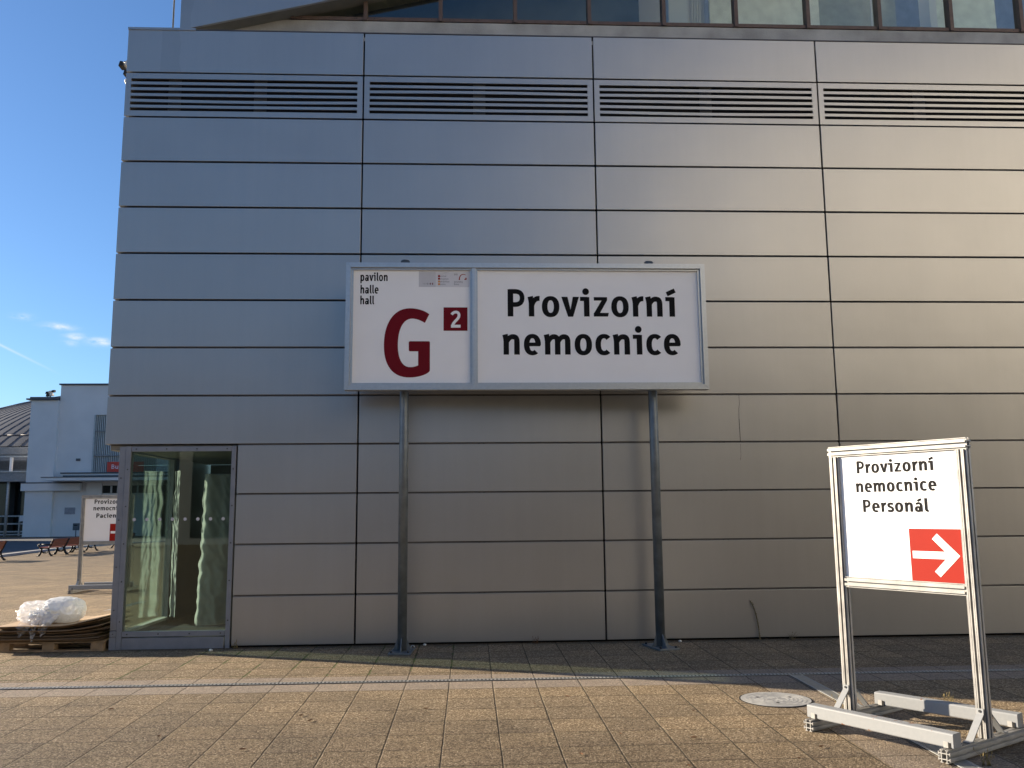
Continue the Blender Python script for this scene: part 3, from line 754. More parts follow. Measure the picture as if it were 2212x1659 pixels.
    for (xa, xb, ya, yb) in ((4.42, 4.72, 1.55, 1.85), (8.55, 8.66, 1.6, 1.9), (6.35, 6.5, 3.0, 3.2)):
        mb = MB(); mb.box(xa, xb, ya, yb, 8.02, 12.5, W2); mb.build('inner_column', None, hall)
    for xx in (4.95, 7.9):
        mb = MB()
        for k in range(4):
            mb.tube((xx - 0.10 + 0.05 * k, 2.0, 8.05), (xx + 0.15 + 0.03 * k, 2.4, 12.0), 0.014, seg=6, m=W2)
        mb.build('roof_truss', None, hall)
    mb = MB()
    mb.box(5.25, 7.05, 2.2, 2.26, 8.02, 12.0, mat('grey_screen', (0.80, 0.82, 0.74), 0.8)); mb.box(8.75, 10.0, 2.2, 2.26, 8.02, 12.0, mat('grey_green_screen', (0.74, 0.77, 0.66), 0.8))
    mb.box(7.06, 8.54, 2.6, 2.66, 8.02, 12.0, mat('dark_screen', (0.38, 0.40, 0.35), 0.8)); mb.box(3.97, 5.22, 2.4, 2.46, 8.02, 12, M['plaster'])
    mb.build('inner_screen', None, hall)
    return hall
build_hall()

# thin mast on the roof beside the upper storey
mb = MB(); mb.tube((-2.66, 0.55, 7.72), (-2.66, 0.55, 12.5), 0.012, seg=8, m=M['pole']); mb.box(-2.72, -2.60, 0.49, 0.61, 7.722, 7.76, M['pole'])
tag(mb.build('lightning_rod'), 'thin dark lightning rod on the roof edge left of the upper storey', 'rod')

# floodlights on an arm fixed to the end wall
def build_wall_lights():
    t = thing('wall_floodlights', 'pair of small pale floodlights on a bracket at the left end of the hall', 'floodlight', (-3.03, 1.5, 7.5))
    mb = MB()
    mb.path([(0, 0, 0.0), (-0.60, 0, 0.30), (-0.60, 0, 0.34), (0.0, 0, 0.34)], 0.022, 6, M['lampwhite'])
    mb.path([(0, 0, 0.28), (-0.64, 0, 0.62)], 0.016, 6, M['darksteel'])
    mb.build('bracket_arm', None, t)
    for (x, z, s_) in ((-0.66, 0.56, 0.5), (-0.57, 0.57, 0.55), (-0.59, 0.43, 0.45)):
        mb = MB()
        mb.prism([(x - 0.07 * s_, z - 0.035), (x + 0.07 * s_, z - 0.03), (x + 0.05 * s_, z + 0.035), (x - 0.03 * s_, z + 0.04)], -0.07, 0.07, 'y', M['lampwhite'] if x == -0.57 else M['darksteel'])
        mb.build('lamp_head', None, t)
build_wall_lights()

# ------------------------------------------------------------------ sheets hanging in the corner window
def build_sheet(x0, x1, y0, y1, z0, z1, curl, seed, label, nx=34, nz=120, hang=0.0):
    """crumpled sheet: wavy surface with folds, wrapped back on its left edge"""
    bm = bmesh.new(); V = []
    for j in range(nz + 1):
        row = []; tz = j / nz
        for i in range(nx + 1):
            tx = i / nx
            x = x0 + (x1 - x0) * tx; z = z0 + (z1 - z0) * tz
            y = y0 + (y1 - y0) * tx + curl * math.exp(-((tx) / 0.11) ** 2)
            nv = noise.noise(Vector((tx * 3.0 + seed, tz * 5, 0.3))) * 0.018 + noise.noise(Vector((tx * 5 + seed, tz * 1.3, 3.3))) * 0.05 + noise.noise(Vector((tx * 10 + seed, tz * 34, 1.3))) * 0.006
            nv += (abs(noise.noise(Vector((tx * 2.2 + seed, tz * 10 + tx * 5, 2.2)))) - 0.2) * 0.045 + (abs(noise.noise(Vector((tx * 5 - tz * 6 + seed, tz * 16 + tx * 4, 5.2)))) - 0.2) * 0.022
            ed = noise.noise(Vector((seed * 2.1, tz * 14, 0))) * 0.024 * (1 - tx)
            row.append(bm.verts.new((x + ed - hang * tz * (1 - tx), y + nv, z)))
        V.append(row)
    for j in range(nz):
        for i in range(nx):
            f = bm.faces.new((V[j][i], V[j][i + 1], V[j + 1][i + 1], V[j + 1][i])); f.smooth = True
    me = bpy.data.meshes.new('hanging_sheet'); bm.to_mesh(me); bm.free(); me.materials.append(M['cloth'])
    o = bpy.data.objects.new('hanging_sheet', me); COL.objects.link(o)
    md = o.modifiers.new('thickness', 'SOLIDIFY'); md.thickness = 0.003
    return tag(o, label, 'sheet', 'sheets hung behind the corner glass')
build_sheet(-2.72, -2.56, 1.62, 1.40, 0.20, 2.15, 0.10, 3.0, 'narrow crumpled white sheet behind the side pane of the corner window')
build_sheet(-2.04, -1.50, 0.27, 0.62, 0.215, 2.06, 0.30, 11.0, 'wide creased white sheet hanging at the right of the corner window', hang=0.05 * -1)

# ------------------------------------------------------------------ the big sign on two poles
def build_hall_sign():
    s = thing('hall_sign', 'wide framed hall name sign on two steel poles in front of the metal wall', 'sign', (2.05, -0.5, gz(-0.5)))
    off = Vector(s.location)
    def place(o): o.location = -off
    for px, yaw in ((0.594, R(-4)), (3.556, R(14))):
        mb = MB()
        mb.tube((px, -0.47, 0.02), (px, -0.47, 4.560), 0.054, seg=28, m=M['pole'])
        mb.tube((px, -0.47, 4.560), (px, -0.47, 4.572), 0.055, 0.044, seg=28, m=M['pole'])
        p = mb.build('pole', None, s); place(p)
        m2 = MB(); T_ = Matrix.Translation((px, -0.47, 0)) @ Matrix.Rotation(yaw, 4, 'Z')
        m2.box(-0.125, 0.125, -0.235, 0.235, -0.006, 0.014, M['pole'], 0.003, M=T_)
        for a in (0, 90, 180, 270):
            Q = T_ @ Matrix.Rotation(R(a), 4, 'Z')
            ln = 0.115 if a in (0, 180) else 0.16
            m2.prism([(0.050, 0.014), (ln, 0.014), (ln - 0.02, 0.03), (0.054, 0.15), (0.050, 0.15)], -0.005, 0.005, 'y', M['pole'], M=Q)
        for bx in (-0.095, 0.095):
            for by in (-0.19, 0.19):
                a = T_ @ Vector((bx, by, 0.012)); m2.tube(a, a + Vector((0, 0, 0.022)), 0.014, seg=6, m=M['screw'])
        b = m2.build('base_plate', None, p)
    FY, BY = -0.68, -0.56
    x0, x1, z0, z1 = -0.084, 4.190, 2.967, 4.486
    w = 0.057
    mb = MB(); g = M['galv']
    e = 0.0012
    for pts in ([(x0, z1), (x1, z1), (x1 - w, z1 - w), (x0 + w, z1 - w)], [(x0, z0), (x0 + w, z0 + w), (x1 - w, z0 + w), (x1, z0)],
                [(x0, z0 + e), (x0, z1 - e), (x0 + w - e, z1 - w - e), (x0 + w - e, z0 + w + e)], [(x1, z0 + e), (x1 - w + e, z0 + w + e), (x1 - w + e, z1 - w - e), (x1, z1 - e)]):
        # front flange slopes slightly back to its outer edge
        mb.prism(pts, FY, BY, 'y', g)
    for (a, b_, c, d) in ((x0 + w, x1 - w, z1 - w - 0.022, z1 - w), (x0 + w, x1 - w, z0 + w, z0 + w + 0.028)):
        mb.box(a, b_, -0.650, -0.57, c, d, g)
    for (a, b_) in ((x0 + w, x0 + w + 0.026), (x1 - w - 0.026, x1 - w)):
        mb.box(a, b_, -0.648, -0.57, z0 + w + 0.029, z1 - w - 0.023, g)
    mb.box(x0 + 0.01, x1 - 0.01, -0.562, -0.548, z0 + 0.01, z1 - 0.01, g)
    fr = mb.build('frame', None, s); place(fr)
    mb = MB(); mb.box(1.372, 1.395, -0.640, -0.57, z0 + w + 0.002, z1 - w - 0.002, g); mb.box(1.396, 1.438, -0.668, -0.57, z0 + w + 0.001, z1 - w - 0.001, g, 0.002); mb.box(1.439, 1.462, -0.645, -0.57, z0 + w + 0.002, z1 - w - 0.002, g)
    dv = mb.build('divider', None, s); place(dv)
    def P(a, b, d): return (a, -0.625 - d, b)
    mb = MB(); mb.box(-0.01, 1.372, -0.625, -0.60, 3.03, 4.42, M['white']); bl = mb.build('sign_board', None, s); place(bl)
    mb = MB(); mb.box(1.462, 4.12, -0.625, -0.60, 3.03, 4.42, M['white']); br = mb.build('sign_board', None, s); place(br)
    lettering('lettering', 'Provizorní', 1.821, 3.822, 3.849, 0.331, M['black'], br, P)
    lettering('lettering', 'nemocnice', 1.752, 3.878, 3.389, 0.331, M['black'], br, P)
    lettering('lettering', 'pavilon', 0.079, 0.397, 4.275, 0.100, M['black'], bl, P, 52)
    lettering('lettering', 'halle', 0.081, 0.293, 4.123, 0.100, M['black'], bl, P, 52)
    lettering('lettering', 'hall', 0.081, 0.243, 3.992, 0.100, M['black'], bl, P, 52)
    # the large G as one outline
    o = []
    o += bez((0.892, 3.874), (0.83, 3.925), (0.74, 3.945), (0.665, 3.945), 10)
    o += bez((0.665, 3.945), (0.47, 3.945), (0.363, 3.76), (0.363, 3.507), 18)[1:]
    o += bez((0.363, 3.507), (0.363, 3.27), (0.46, 3.119), (0.662, 3.119), 18)[1:]
    o += bez((0.662, 3.119), (0.77, 3.119), (0.85, 3.150), (0.885, 3.178), 10)[1:]
    o += bez((0.885, 3.178), (0.897, 3.188), (0.902, 3.196), (0.902, 3.212), 4)[1:]
    o += [(0.901, 3.535), (0.897, 3.545), (0.887, 3.549), (0.668, 3.549), (0.657, 3.545), (0.653, 3.535), (0.654, 3.443), (0.658, 3.433), (0.668, 3.429), (0.764, 3.429), (0.765, 3.262)]
    o += bez((0.765, 3.262), (0.73, 3.246), (0.70, 3.241), (0.671, 3.241), 6)[1:]
    o += bez((0.671, 3.241), (0.57, 3.241), (0.526, 3.36), (0.526, 3.507), 14)[1:]
    o += bez((0.526, 3.507), (0.526, 3.72), (0.60, 3.821), (0.692, 3.821), 14)[1:]
    o += bez((0.692, 3.821), (0.74, 3.821), (0.79, 3.800), (0.841, 3.769), 6)[1:]
    mb = MB(); mb.poly([P(a, b, 0.002) for a, b in o], M['darkred']); bmesh.ops.triangulate(mb.bm, faces=mb.bm.faces[:], ngon_method='EAR_CLIP'); mb.build('lettering', None, bl)
    mb = MB(); mb.poly([P(*q, 0.002) for q in ((1.060, 3.675), (1.342, 3.675), (1.342, 3.957), (1.060, 3.957))], M['darkred']); sq = mb.build('number_square', None, bl)
    lettering('lettering', '2', 1.138, 1.265, 3.712, 0.205, M['white'], bl, lambda a, b, d: P(a, b, d + 0.002), 40)
    # small logo patch in the corner
    mb = MB(); mb.poly([P(*q, 0.0015) for q in ((0.767, 4.205), (0.966, 4.205), (0.966, 4.396), (0.767, 4.396))], M['patchgrey'])
    mb.poly([P(*q, 0.0015) for q in ((0.966, 4.205), (1.366, 4.205), (1.366, 4.396), (0.966, 4.396))], M['patchlight'])
    for i, (x, hh, m_) in enumerate(((0.818, .006, 'textgrey'), (0.838, .010, 'textgrey'), (0.856, .007, 'textgrey'), (0.872, .022, 'textgrey'), (0.888, .006, 'textgrey'), (0.902, .022, 'darkred'), (0.915, .006, 'textgrey'), (0.930, .024, 'darkred'))):
        w_ = 0.0035 if m_ == 'textgrey' else 0.005
        mb.poly([P(*q, 0.0025) for q in ((x - w_, 4.243 - hh / 2), (x + w_, 4.243 - hh / 2), (x + w_, 4.243 + hh / 2), (x - w_, 4.243 + hh / 2))], M[m_])
    for z, m_ in ((4.325, 'red'), (4.293, 'red'), (4.259, 'orange'), (4.227, 'orange')):
        mb.poly([P(*q, 0.0025) for q in ((0.993, z), (1.017, z), (1.017, z + 0.024), (0.993, z + 0.024))], M[m_])
    arc = [(1.246 + 0.0, 4.291)] + bez((1.246, 4.291), (1.246, 4.345), (1.275, 4.372), (1.322, 4.352), 12)
    for pl in stroke(arc, 0.013, 0.006): mb.poly([P(a, b, 0.0025) for a, b in pl], M['red'])
    mb.poly([P(*q, 0.0025) for q in ((1.306, 4.292), (1.332, 4.292), (1.332, 4.318), (1.318, 4.318), (1.318, 4.304), (1.306, 4.304))], M['red'])
    for a in (0.15, 0.55, 0.95):
        mb.path([P(1.03 + 0.05 * a, 4.345 + 0.03 * math.sin(3 * a), 0.002), P(1.15 - 0.04 * a, 4.392, 0.002)], 0.0012, 4, M['patchgrey'])
    mb.build('logo_patch', None, bl)
    for tx, xa, xb, z in (('entral', 1.019, 1.091, 4.326), ('uropean', 1.019, 1.117, 4.294), ('xhibition', 1.019, 1.128, 4.260), ('entre', 1.019, 1.084, 4.228), ('BVV', 1.185, 1.226, 4.347), ('Veletrhy', 1.183, 1.286, 4.257), ('Brno', 1.183, 1.242, 4.228)):
        lettering('lettering', tx, xa, xb, z, 0.021, M['textgrey'], bl, P, 36)
build_hall_sign()

# ------------------------------------------------------------------ free-standing sign frames of aluminium extrusion
def extrusion(mb, L0, L1, axis, ca, cb, half=0.04):
    """open '#' shaped aluminium profile between L0 and L1 along an axis, centred at (ca, cb) in the other two axes"""
    a = 0.0175; t = 0.0030; lip = 0.0098
    rects = []
    for s in (-1, 1):
        rects.append((s * a - t, s * a + t, -half, half, 0.0))
        rects.append((-half + .0004, half - .0004, s * a - t, s * a + t, 0.0006))
        for q in (-1, 1):
            rects.append((s * a - lip, s * a + lip, q * half - (0.005 if q > 0 else 0), q * half + (0.005 if q < 0 else 0), 0.0010))
            rects.append((q * half - (0.005 if q > 0 else 0), q * half + (0.005 if q < 0 else 0), s * a - lip, s * a + lip, 0.0014))
    for (p0, p1, q0, q1, sh) in rects:
        l0, l1 = L0 + sh, L1 - sh
        if axis == 'z': mb.box(ca + p0, ca + p1, cb + q0, cb + q1, l0, l1, M['alu'])
        elif axis == 'x': mb.box(l0, l1, ca + p0, ca + p1, cb + q0, cb + q1, M['alu'])
        else: mb.box(ca + p0, ca + p1, l0, l1, cb + q0, cb + q1, M['alu'])

def build_stand(label, loc, rotz, lines, rear_dev, panel_shift=0.0, group=None):
    W = 1.023; NP = 0.483; ZT = 2.091; ZC = 1.088; HR = 0.083
    s = thing('sign_stand', label, 'sign', loc, rotz, group)
    for u in (0.0, W):
        mb = MB(); extrusion(mb, -0.035, 1.12, 'y', u, HR / 2 + 0.001); mb.build('foot_rail', None, s)
    for u in (0.0, W):
        mb = MB(); extrusion(mb, HR, ZT - 0.083, 'z', u, NP); p = mb.build('post', None, s)
        for sgn in (-1, 1):
            m2 = MB()
            y0, y1 = NP + sgn * 0.044, NP + sgn * 0.205
            m2.prism([(y0, 0.235), (y0, 0.275), (y0 + sgn * 0.004, 0.275), (y0 + sgn * 0.006, 0.240), (y1 + sgn * 0.002, HR + 0.010), (y1 + sgn * 0.04, HR + 0.006), (y1 + sgn * 0.04, HR + 0.001), (y1 - sgn * 0.004, HR + 0.003)], u - 0.024, u + 0.024, 'x', M['boxpaint'])
            m2.tube((u, y0 + sgn * 0.004, 0.258), (u, y0 + sgn * 0.010, 0.258), 0.009, seg=8, m=M['screw'])
            m2.build('brace', None, p)
    mb = MB(); extrusion(mb, -0.045, W + 0.045, 'x', NP, ZT - 0.0415); mb.build('top_rail', None, s)
    mb = MB(); extrusion(mb, 0.041, W - 0.041, 'x', NP, ZC - 0.042); mb.build('cross_rail', None, s)
    # weight beams
    def beam(n0, n1, u0, u1):
        mb = MB()
        t = bmesh.new(); bmesh.ops.create_cube(t, size=1)
        L_ = u1 - u0
        for v in t.verts: v.co = Vector((v.co.x * L_, v.co.y * 0.094, v.co.z * 0.092))
        bmesh.ops.bevel(t, geom=[e_ for e_ in t.edges if abs((e_.verts[0].co - e_.verts[1].co).x) > 0.5], offset=0.010, segments=3, affect='EDGES', profile=0.5)
        ang = math.atan2(n1 - n0, L_)
        t.transform(Matrix.Translation(((u0 + u1) / 2, (n0 + n1) / 2, HR + 0.003 + 0.046)) @ Matrix.Rotation(ang, 4, 'Z'))
        mb._add(t, M['boxpaint'])
        for q in (u0 + 0.05, u1 - 0.05):
            yq = n0 + (n1 - n0) * (q - u0) / L_ - 0.047
            mb.box(q - 0.016, q + 0.016, yq - 0.0025, yq + 0.01, HR + 0.004, HR + 0.042, M['alu'])
            mb.box(q + 0.018, q + 0.034, yq - 0.002, yq + 0.01, HR + 0.004, HR + 0.038, M['dark'])
        return mb.build('weight_beam', None, s)
    beam(0.060, 0.060, -0.040, W + 0.040)
    beam(0.845, 0.845 + rear_dev, -0.010, W + 0.010)
    # board and print
    mb = MB(); mb.box(0.030, W - 0.030, NP - 0.010, NP + 0.010, ZC - 0.014, ZT - 0.075, M['white']); bd = mb.build('sign_board', None, s)
    yf = NP - 0.010
    def P(a, b, d): return (a, yf - d, b)
    for tx, a, b_, z in lines: lettering('lettering', tx, a, b_, z, 0.094, M['black'], bd, P, 53)
    mb = MB(); mb.poly([P(*q, 0.002) for q in ((0.586, 1.086), (0.972, 1.086), (0.972, 1.457), (0.586, 1.457))], M['red']); mb.build('arrow_square', None, bd)
    mb = MB(); mb.poly([P(a, b, 0.0035) for a, b in ((0.605, 1.246), (0.850, 1.246), (0.764, 1.158), (0.803, 1.121), (0.955, 1.272), (0.798, 1.424), (0.759, 1.386), (0.850, 1.298), (0.605, 1.298))], M['white'])
    bmesh.ops.triangulate(mb.bm, faces=mb.bm.faces[:], ngon_method='EAR_CLIP'); mb.build('arrow', None, bd)
    return s
build_stand('white staff direction sign with red arrow in an aluminium stand at the right', (3.855, -4.208, gz(-4.208)), -1.014,
            (('Provizorní', 0.192, 0.806, 1.873), ('nemocnice', 0.172, 0.822, 1.729), ('Personál', 0.226, 0.750, 1.578)), 0.095, group='free-standing hospital direction signs')
build_stand('shaded patient direction sign standing on the sunlit plaza beyond the glass corner', (-7.09, 8.66, gz(8.66)), R(3),
            (('Provizorní', 0.232, 0.846, 1.895), ('nemocnice', 0.212, 0.862, 1.752), ('Pacienti', 0.286, 0.790, 1.590)), 0.0, group='free-standing hospital direction signs')

# ------------------------------------------------------------------ drains, manhole
def build_drain(name, label, p0, p1, width, slot, z=0.0):
    p0, p1 = Vector(p0), Vector(p1); d = p1 - p0; L_ = math.hypot(d.x, d.y); ang = math.atan2(d.y, d.x)
    z0, z1 = gz(p0.y), gz(p1.y)
    t = thing(name, label, 'drain', (p0.x, p0.y, z0), ang)
    tilt = (z1 - z0) / L_
    def lift(mb):
        for v in mb.bm.verts: v.co.z += tilt * v.co.x
    mb = MB(); nseg = 1
    mb.box(0, L_, -width / 2, width / 2, 0.001, 0.0040, M['dark']); lift(mb); mb.build('channel', None, t)
    mb = MB(); w = width / 2; r = width * 0.14
    mb.box(0, L_, -w, -w + r, 0.0045, 0.0085, M['grate']); mb.box(0, L_, w - r, w, 0.0045, 0.0085, M['grate'])
    n = int(L_ / slot)
    for k in range(n):
        x = slot * (k + 0.5)
        mb.box(x - slot * 0.22, x + slot * 0.22, -w + r, w - r, 0.0046, 0.0080, M['grate'])
    lift(mb)
    mb.build('grate', None, t)
build_drain('drain_channel', 'long slotted steel drain running parallel to the metal wall', (-9, -2.15, 0), (13, -2.15, 0), 0.078, 0.036)
build_drain('drain_channel', 'steel drain grate running under the staff sign towards the viewer', (4.49, -2.21, 0), (4.49, -7.5, 0), 0.125, 0.022)
build_drain('drain_channel', 'narrow steel drain crossing the sunny plaza behind the pallet', (-4.79, -2.09, 0), (-4.79, 6.5, 0), 0.14, 0.02)

def build_manhole():
    x, y = 3.945, -3.19
    t = thing('manhole_cover', 'round pale grey manhole cover with rings in the paving', 'manhole cover', (x, y, gz(y)))
    m_ = mat('cast_grey_cover', (0.34, 0.335, 0.32), 0.75, 0.05, 0.14, 14, 0.25, 60)
    mb = MB(); mb.tube((0, 0, -0.02), (0, 0, 0.003), 0.302, seg=64, m=M['dark']); mb.build('rim', None, t)
    mb = MB(); mb.tube((0, 0, -0.01), (0, 0, 0.0055), 0.288, seg=64, m=m_)
    for r in (0.10, 0.135, 0.17, 0.205, 0.24):
        n = 48
        for k in range(n):
            if (k * 7 + int(r * 1000)) % 48 > 40: continue
            a0, a1 = 2 * math.pi * k / n, 2 * math.pi * (k + 1) / n
            mb.prism([(r * math.cos(a0), r * math.sin(a0)), ((r + .012) * math.cos(a0), (r + .012) * math.sin(a0)), ((r + .012) * math.cos(a1), (r + .012) * math.sin(a1)), (r * math.cos(a1), r * math.sin(a1))], 0.0057, 0.0070, 'z', m_)
    for k in range(10):
        Q = Matrix.Rotation(2 * math.pi * k / 10 + 0.2, 4, 'Z')
        mb.box(0.02, 0.085, -0.006, 0.006, 0.0057, 0.0070, m_, M=Q)
    mb.build('lid', None, t)
    mb = MB()
    for a in (0.4, 2.6, 4.5):
        mb.tube((0.15 * math.cos(a), 0.15 * math.sin(a), 0.0057), (0.15 * math.cos(a), 0.15 * math.sin(a), 0.0076), 0.014, seg=10, m=M['dark'])
    mb.build('lifting_hole', None, t)
build_manhole()

# ------------------------------------------------------------------ pallet with flattened boxes and film
def build_pallet():
    t = thing('pallet', 'wooden pallet under a stack of flattened cardboard at the glass corner', 'pallet', (-3.50, 0.36, gz(0.3)))
    for k, yy in enumerate((-0.36, 0.0, 0.36)):
        mb = MB(); mb.box(-0.60, 0.60, yy - 0.05, yy + 0.05, 0.0, 0.020, M['palletwood'], 0.002); mb.build('bottom_board', None, t)
        for xx in (-0.53, -0.02, 0.53):
            mb = MB(); mb.box(xx - 0.07, xx + 0.07, yy - 0.05, yy + 0.05, 0.0205, 0.095, M['palletwood'], 0.003); mb.build('block', None, t)
    for k in range(6):
        y0 = -0.41 + k * 0.142
        mb = MB(); mb.box(-0.61, 0.61, y0, y0 + 0.11, 0.0955, 0.115, M['palletwood'], 0.002); mb.build('top_board', None, t)
    rnd = random.Random(5)
    z = gz(0.3) + 0.117
    n = 19
    for k in range(n):
        th = rnd.uniform(0.0065, 0.0095); gap_ = rnd.choice((0.0006, 0.0015, 0.004))
        cx = -3.53 + rnd.uniform(-0.06, 0.03); hw = rnd.uniform(0.54, 0.66); y0 = -0.10 + rnd.uniform(-0.07, 0.08); y1 = 0.78 + rnd.uniform(-0.06, 0.08)
        rise = max(0.0, (k - 3)) * 0.0055 + rnd.uniform(0, 0.008)
        bow = rnd.uniform(-0.004, 0.006); yaw = R(rnd.uniform(-2.0, 2.0))
        nx = 14; ny = 5
        bm = bmesh.new(); V = []
        for s_ in (0, 1):
            layer = []
            for j in range(ny + 1):
                for i in range(nx + 1):
                    tx = i / nx * 2 - 1; ty = j / ny
                    x = tx * hw; y = y0 + (y1 - y0) * ty
                    zz = rise * max(0, (tx - 0.25) / 0.75) ** 1.3 + bow * (1 - tx * tx) - 0.010 * max(0.0, (-tx - 0.82) / 0.18) * (1 if k < 15 else 0) * (k / n) * 2
                    zz += noise.noise(Vector((tx * 2 + k * 3.1, ty * 2, k))) * 0.005
                    layer.append(bm.verts.new((x, y, zz + s_ * (th - 0.002))))
            V.append(layer)
        idx = lambda i, j: j * (nx + 1) + i
        for j in range(ny):
            for i in range(nx):
                bm.faces.new((V[1][idx(i, j)], V[1][idx(i + 1, j)], V[1][idx(i + 1, j + 1)], V[1][idx(i, j + 1)]))
                bm.faces.new((V[0][idx(i, j)], V[0][idx(i, j + 1)], V[0][idx(i + 1, j + 1)], V[0][idx(i + 1, j)]))
        for i in range(nx):
            bm.faces.new((V[0][idx(i, 0)], V[0][idx(i + 1, 0)], V[1][idx(i + 1, 0)], V[1][idx(i, 0)]))
            bm.faces.new((V[0][idx(i + 1, ny)], V[0][idx(i, ny)], V[1][idx(i, ny)], V[1][idx(i + 1, ny)]))
        for j in range(ny):
            bm.faces.new((V[0][idx(0, j + 1)], V[0][idx(0, j)], V[1][idx(0, j)], V[1][idx(0, j + 1)]))
            bm.faces.new((V[0][idx(nx, j)], V[0][idx(nx, j + 1)], V[1][idx(nx, j + 1)], V[1][idx(nx, j)]))
        me = bpy.data.meshes.new('cardboard_sheet'); bm.to_mesh(me); bm.free(); me.materials.append(M['card_sunlit'] if k == n - 1 else (M['cardboard'] if k % 3 else M['cardboard2']))
        o = bpy.data.objects.new('cardboard_sheet', me); COL.objects.link(o)
        o.location = (cx, 0, z); o.rotation_euler = (0, 0, yaw)
        if k == n - 1: lab = 'topmost flattened cardboard box, its colour painted paler for the sun, under the plastic film'
        elif k == 0: lab = 'lowest flattened cardboard box, lying straight on the pallet boards'
        else: lab = 'brown flattened cardboard box edge inside the stack on the pallet'
        tag(o, lab, 'cardboard', 'flattened cardboard boxes stacked on the pallet')
        z += th + gap_
    return z
STACK_TOP = build_pallet()

def build_film():
    z0 = STACK_TOP
    t = thing('plastic_wrap', 'bundle of shiny clear plastic wrap lying on the cardboard stack', 'plastic wrap', (-3.55, 0.22, z0))
    def blob(name, cx, cy, cz, rx, ry, rz, m_, seed, amp, sub=5, fold=0.0):
        bm = bmesh.new(); bmesh.ops.create_icosphere(bm, subdivisions=sub, radius=1.0)
        for v in bm.verts:
            d = v.co.normalized()
            k = 1 + amp * noise.noise(d * 2.1 + Vector((seed, 0, 0))) + amp * 0.55 * noise.noise(d * 5.3 + Vector((0, seed, 0))) - fold * abs(noise.noise(d * 3.7 + Vector((seed, seed, 0)))) + amp * .10 * noise.noise(d * 13 + Vector((0, 0, seed)))
            sx = math.copysign(abs(d.x) ** 0.75, d.x); sz = math.copysign(abs(d.z) ** 0.8, d.z)
            p = Vector((cx + rx * sx * k, cy + ry * d.y * k, cz + rz * sz * k))
            p.z = max(p.z, 0.002 + 0.004 * noise.noise(p * 9)); v.co = p
        for f in bm.faces: f.smooth = True
        me = bpy.data.meshes.new(name); bm.to_mesh(me); bm.free(); me.materials.append(m_)
        o = bpy.data.objects.new(name, me); COL.objects.link(o); o.parent = t
        return o
    blob('bubble_wrap_roll', 0.05, 0.02, 0.135, 0.25, 0.20, 0.155, M['bubble'], 2.0, 0.06)
    blob('bubble_wrap_roll', -0.13, -0.06, 0.07, 0.17, 0.16, 0.10, M['bubble'], 9.0, 0.22)
    blob('clear_film', -0.20, 0.0, 0.115, 0.26, 0.22, 0.135, M['film'], 5.0, 0.16, 6, 0.18)
    # tails of film hanging over the front edge of the stack
    for (xa, xb, zt, tipx, tipz, sd) in ((-0.32, -0.10, 0.10, -0.28, -0.130, 1.0), (-0.17, -0.06, 0.16, -0.135, -0.185, 4.0), (-0.08, 0.10, 0.12, -0.03, -0.125, 7.0)):
        bm = bmesh.new(); n, k_ = 14, 26; V = []
        for j in range(k_ + 1):
            tt = j / k_; row = []
            for i in range(n + 1):
                s_ = i / n
                x = (xa + (xb - xa) * s_) * (1 - tt ** 1.6) + (tipx + (s_ - 0.5) * 0.02 + 0.02 * noise.noise(Vector((tt * 5, s_ * 3, sd)))) * tt ** 1.6
                z = zt + (tipz - zt) * tt
                y = -0.20 - 0.14 * min(1, tt * 2.2) + 0.05 * noise.noise(Vector((s_ * 2.5 + sd, tt * 5, sd))) + 0.03 * abs(noise.noise(Vector((s_ * 6 + tt * 3, tt * 6, sd))))
                row.append(bm.verts.new((x, y, z + 0.01 * noise.noise(Vector((s_ * 4, tt * 3, sd + 2))))))
            V.append(row)
        for j in range(k_):
            for i in range(n):
                f = bm.faces.new((V[j][i], V[j][i + 1], V[j + 1][i + 1], V[j + 1][i])); f.smooth = True
        me = bpy.data.meshes.new('film_tail'); bm.to_mesh(me); bm.free(); me.materials.append(M['film'])
        o = bpy.data.objects.new('film_tail', me); COL.objects.link(o); me.materials[0] = M['filmthin']; o.parent = t
build_film()

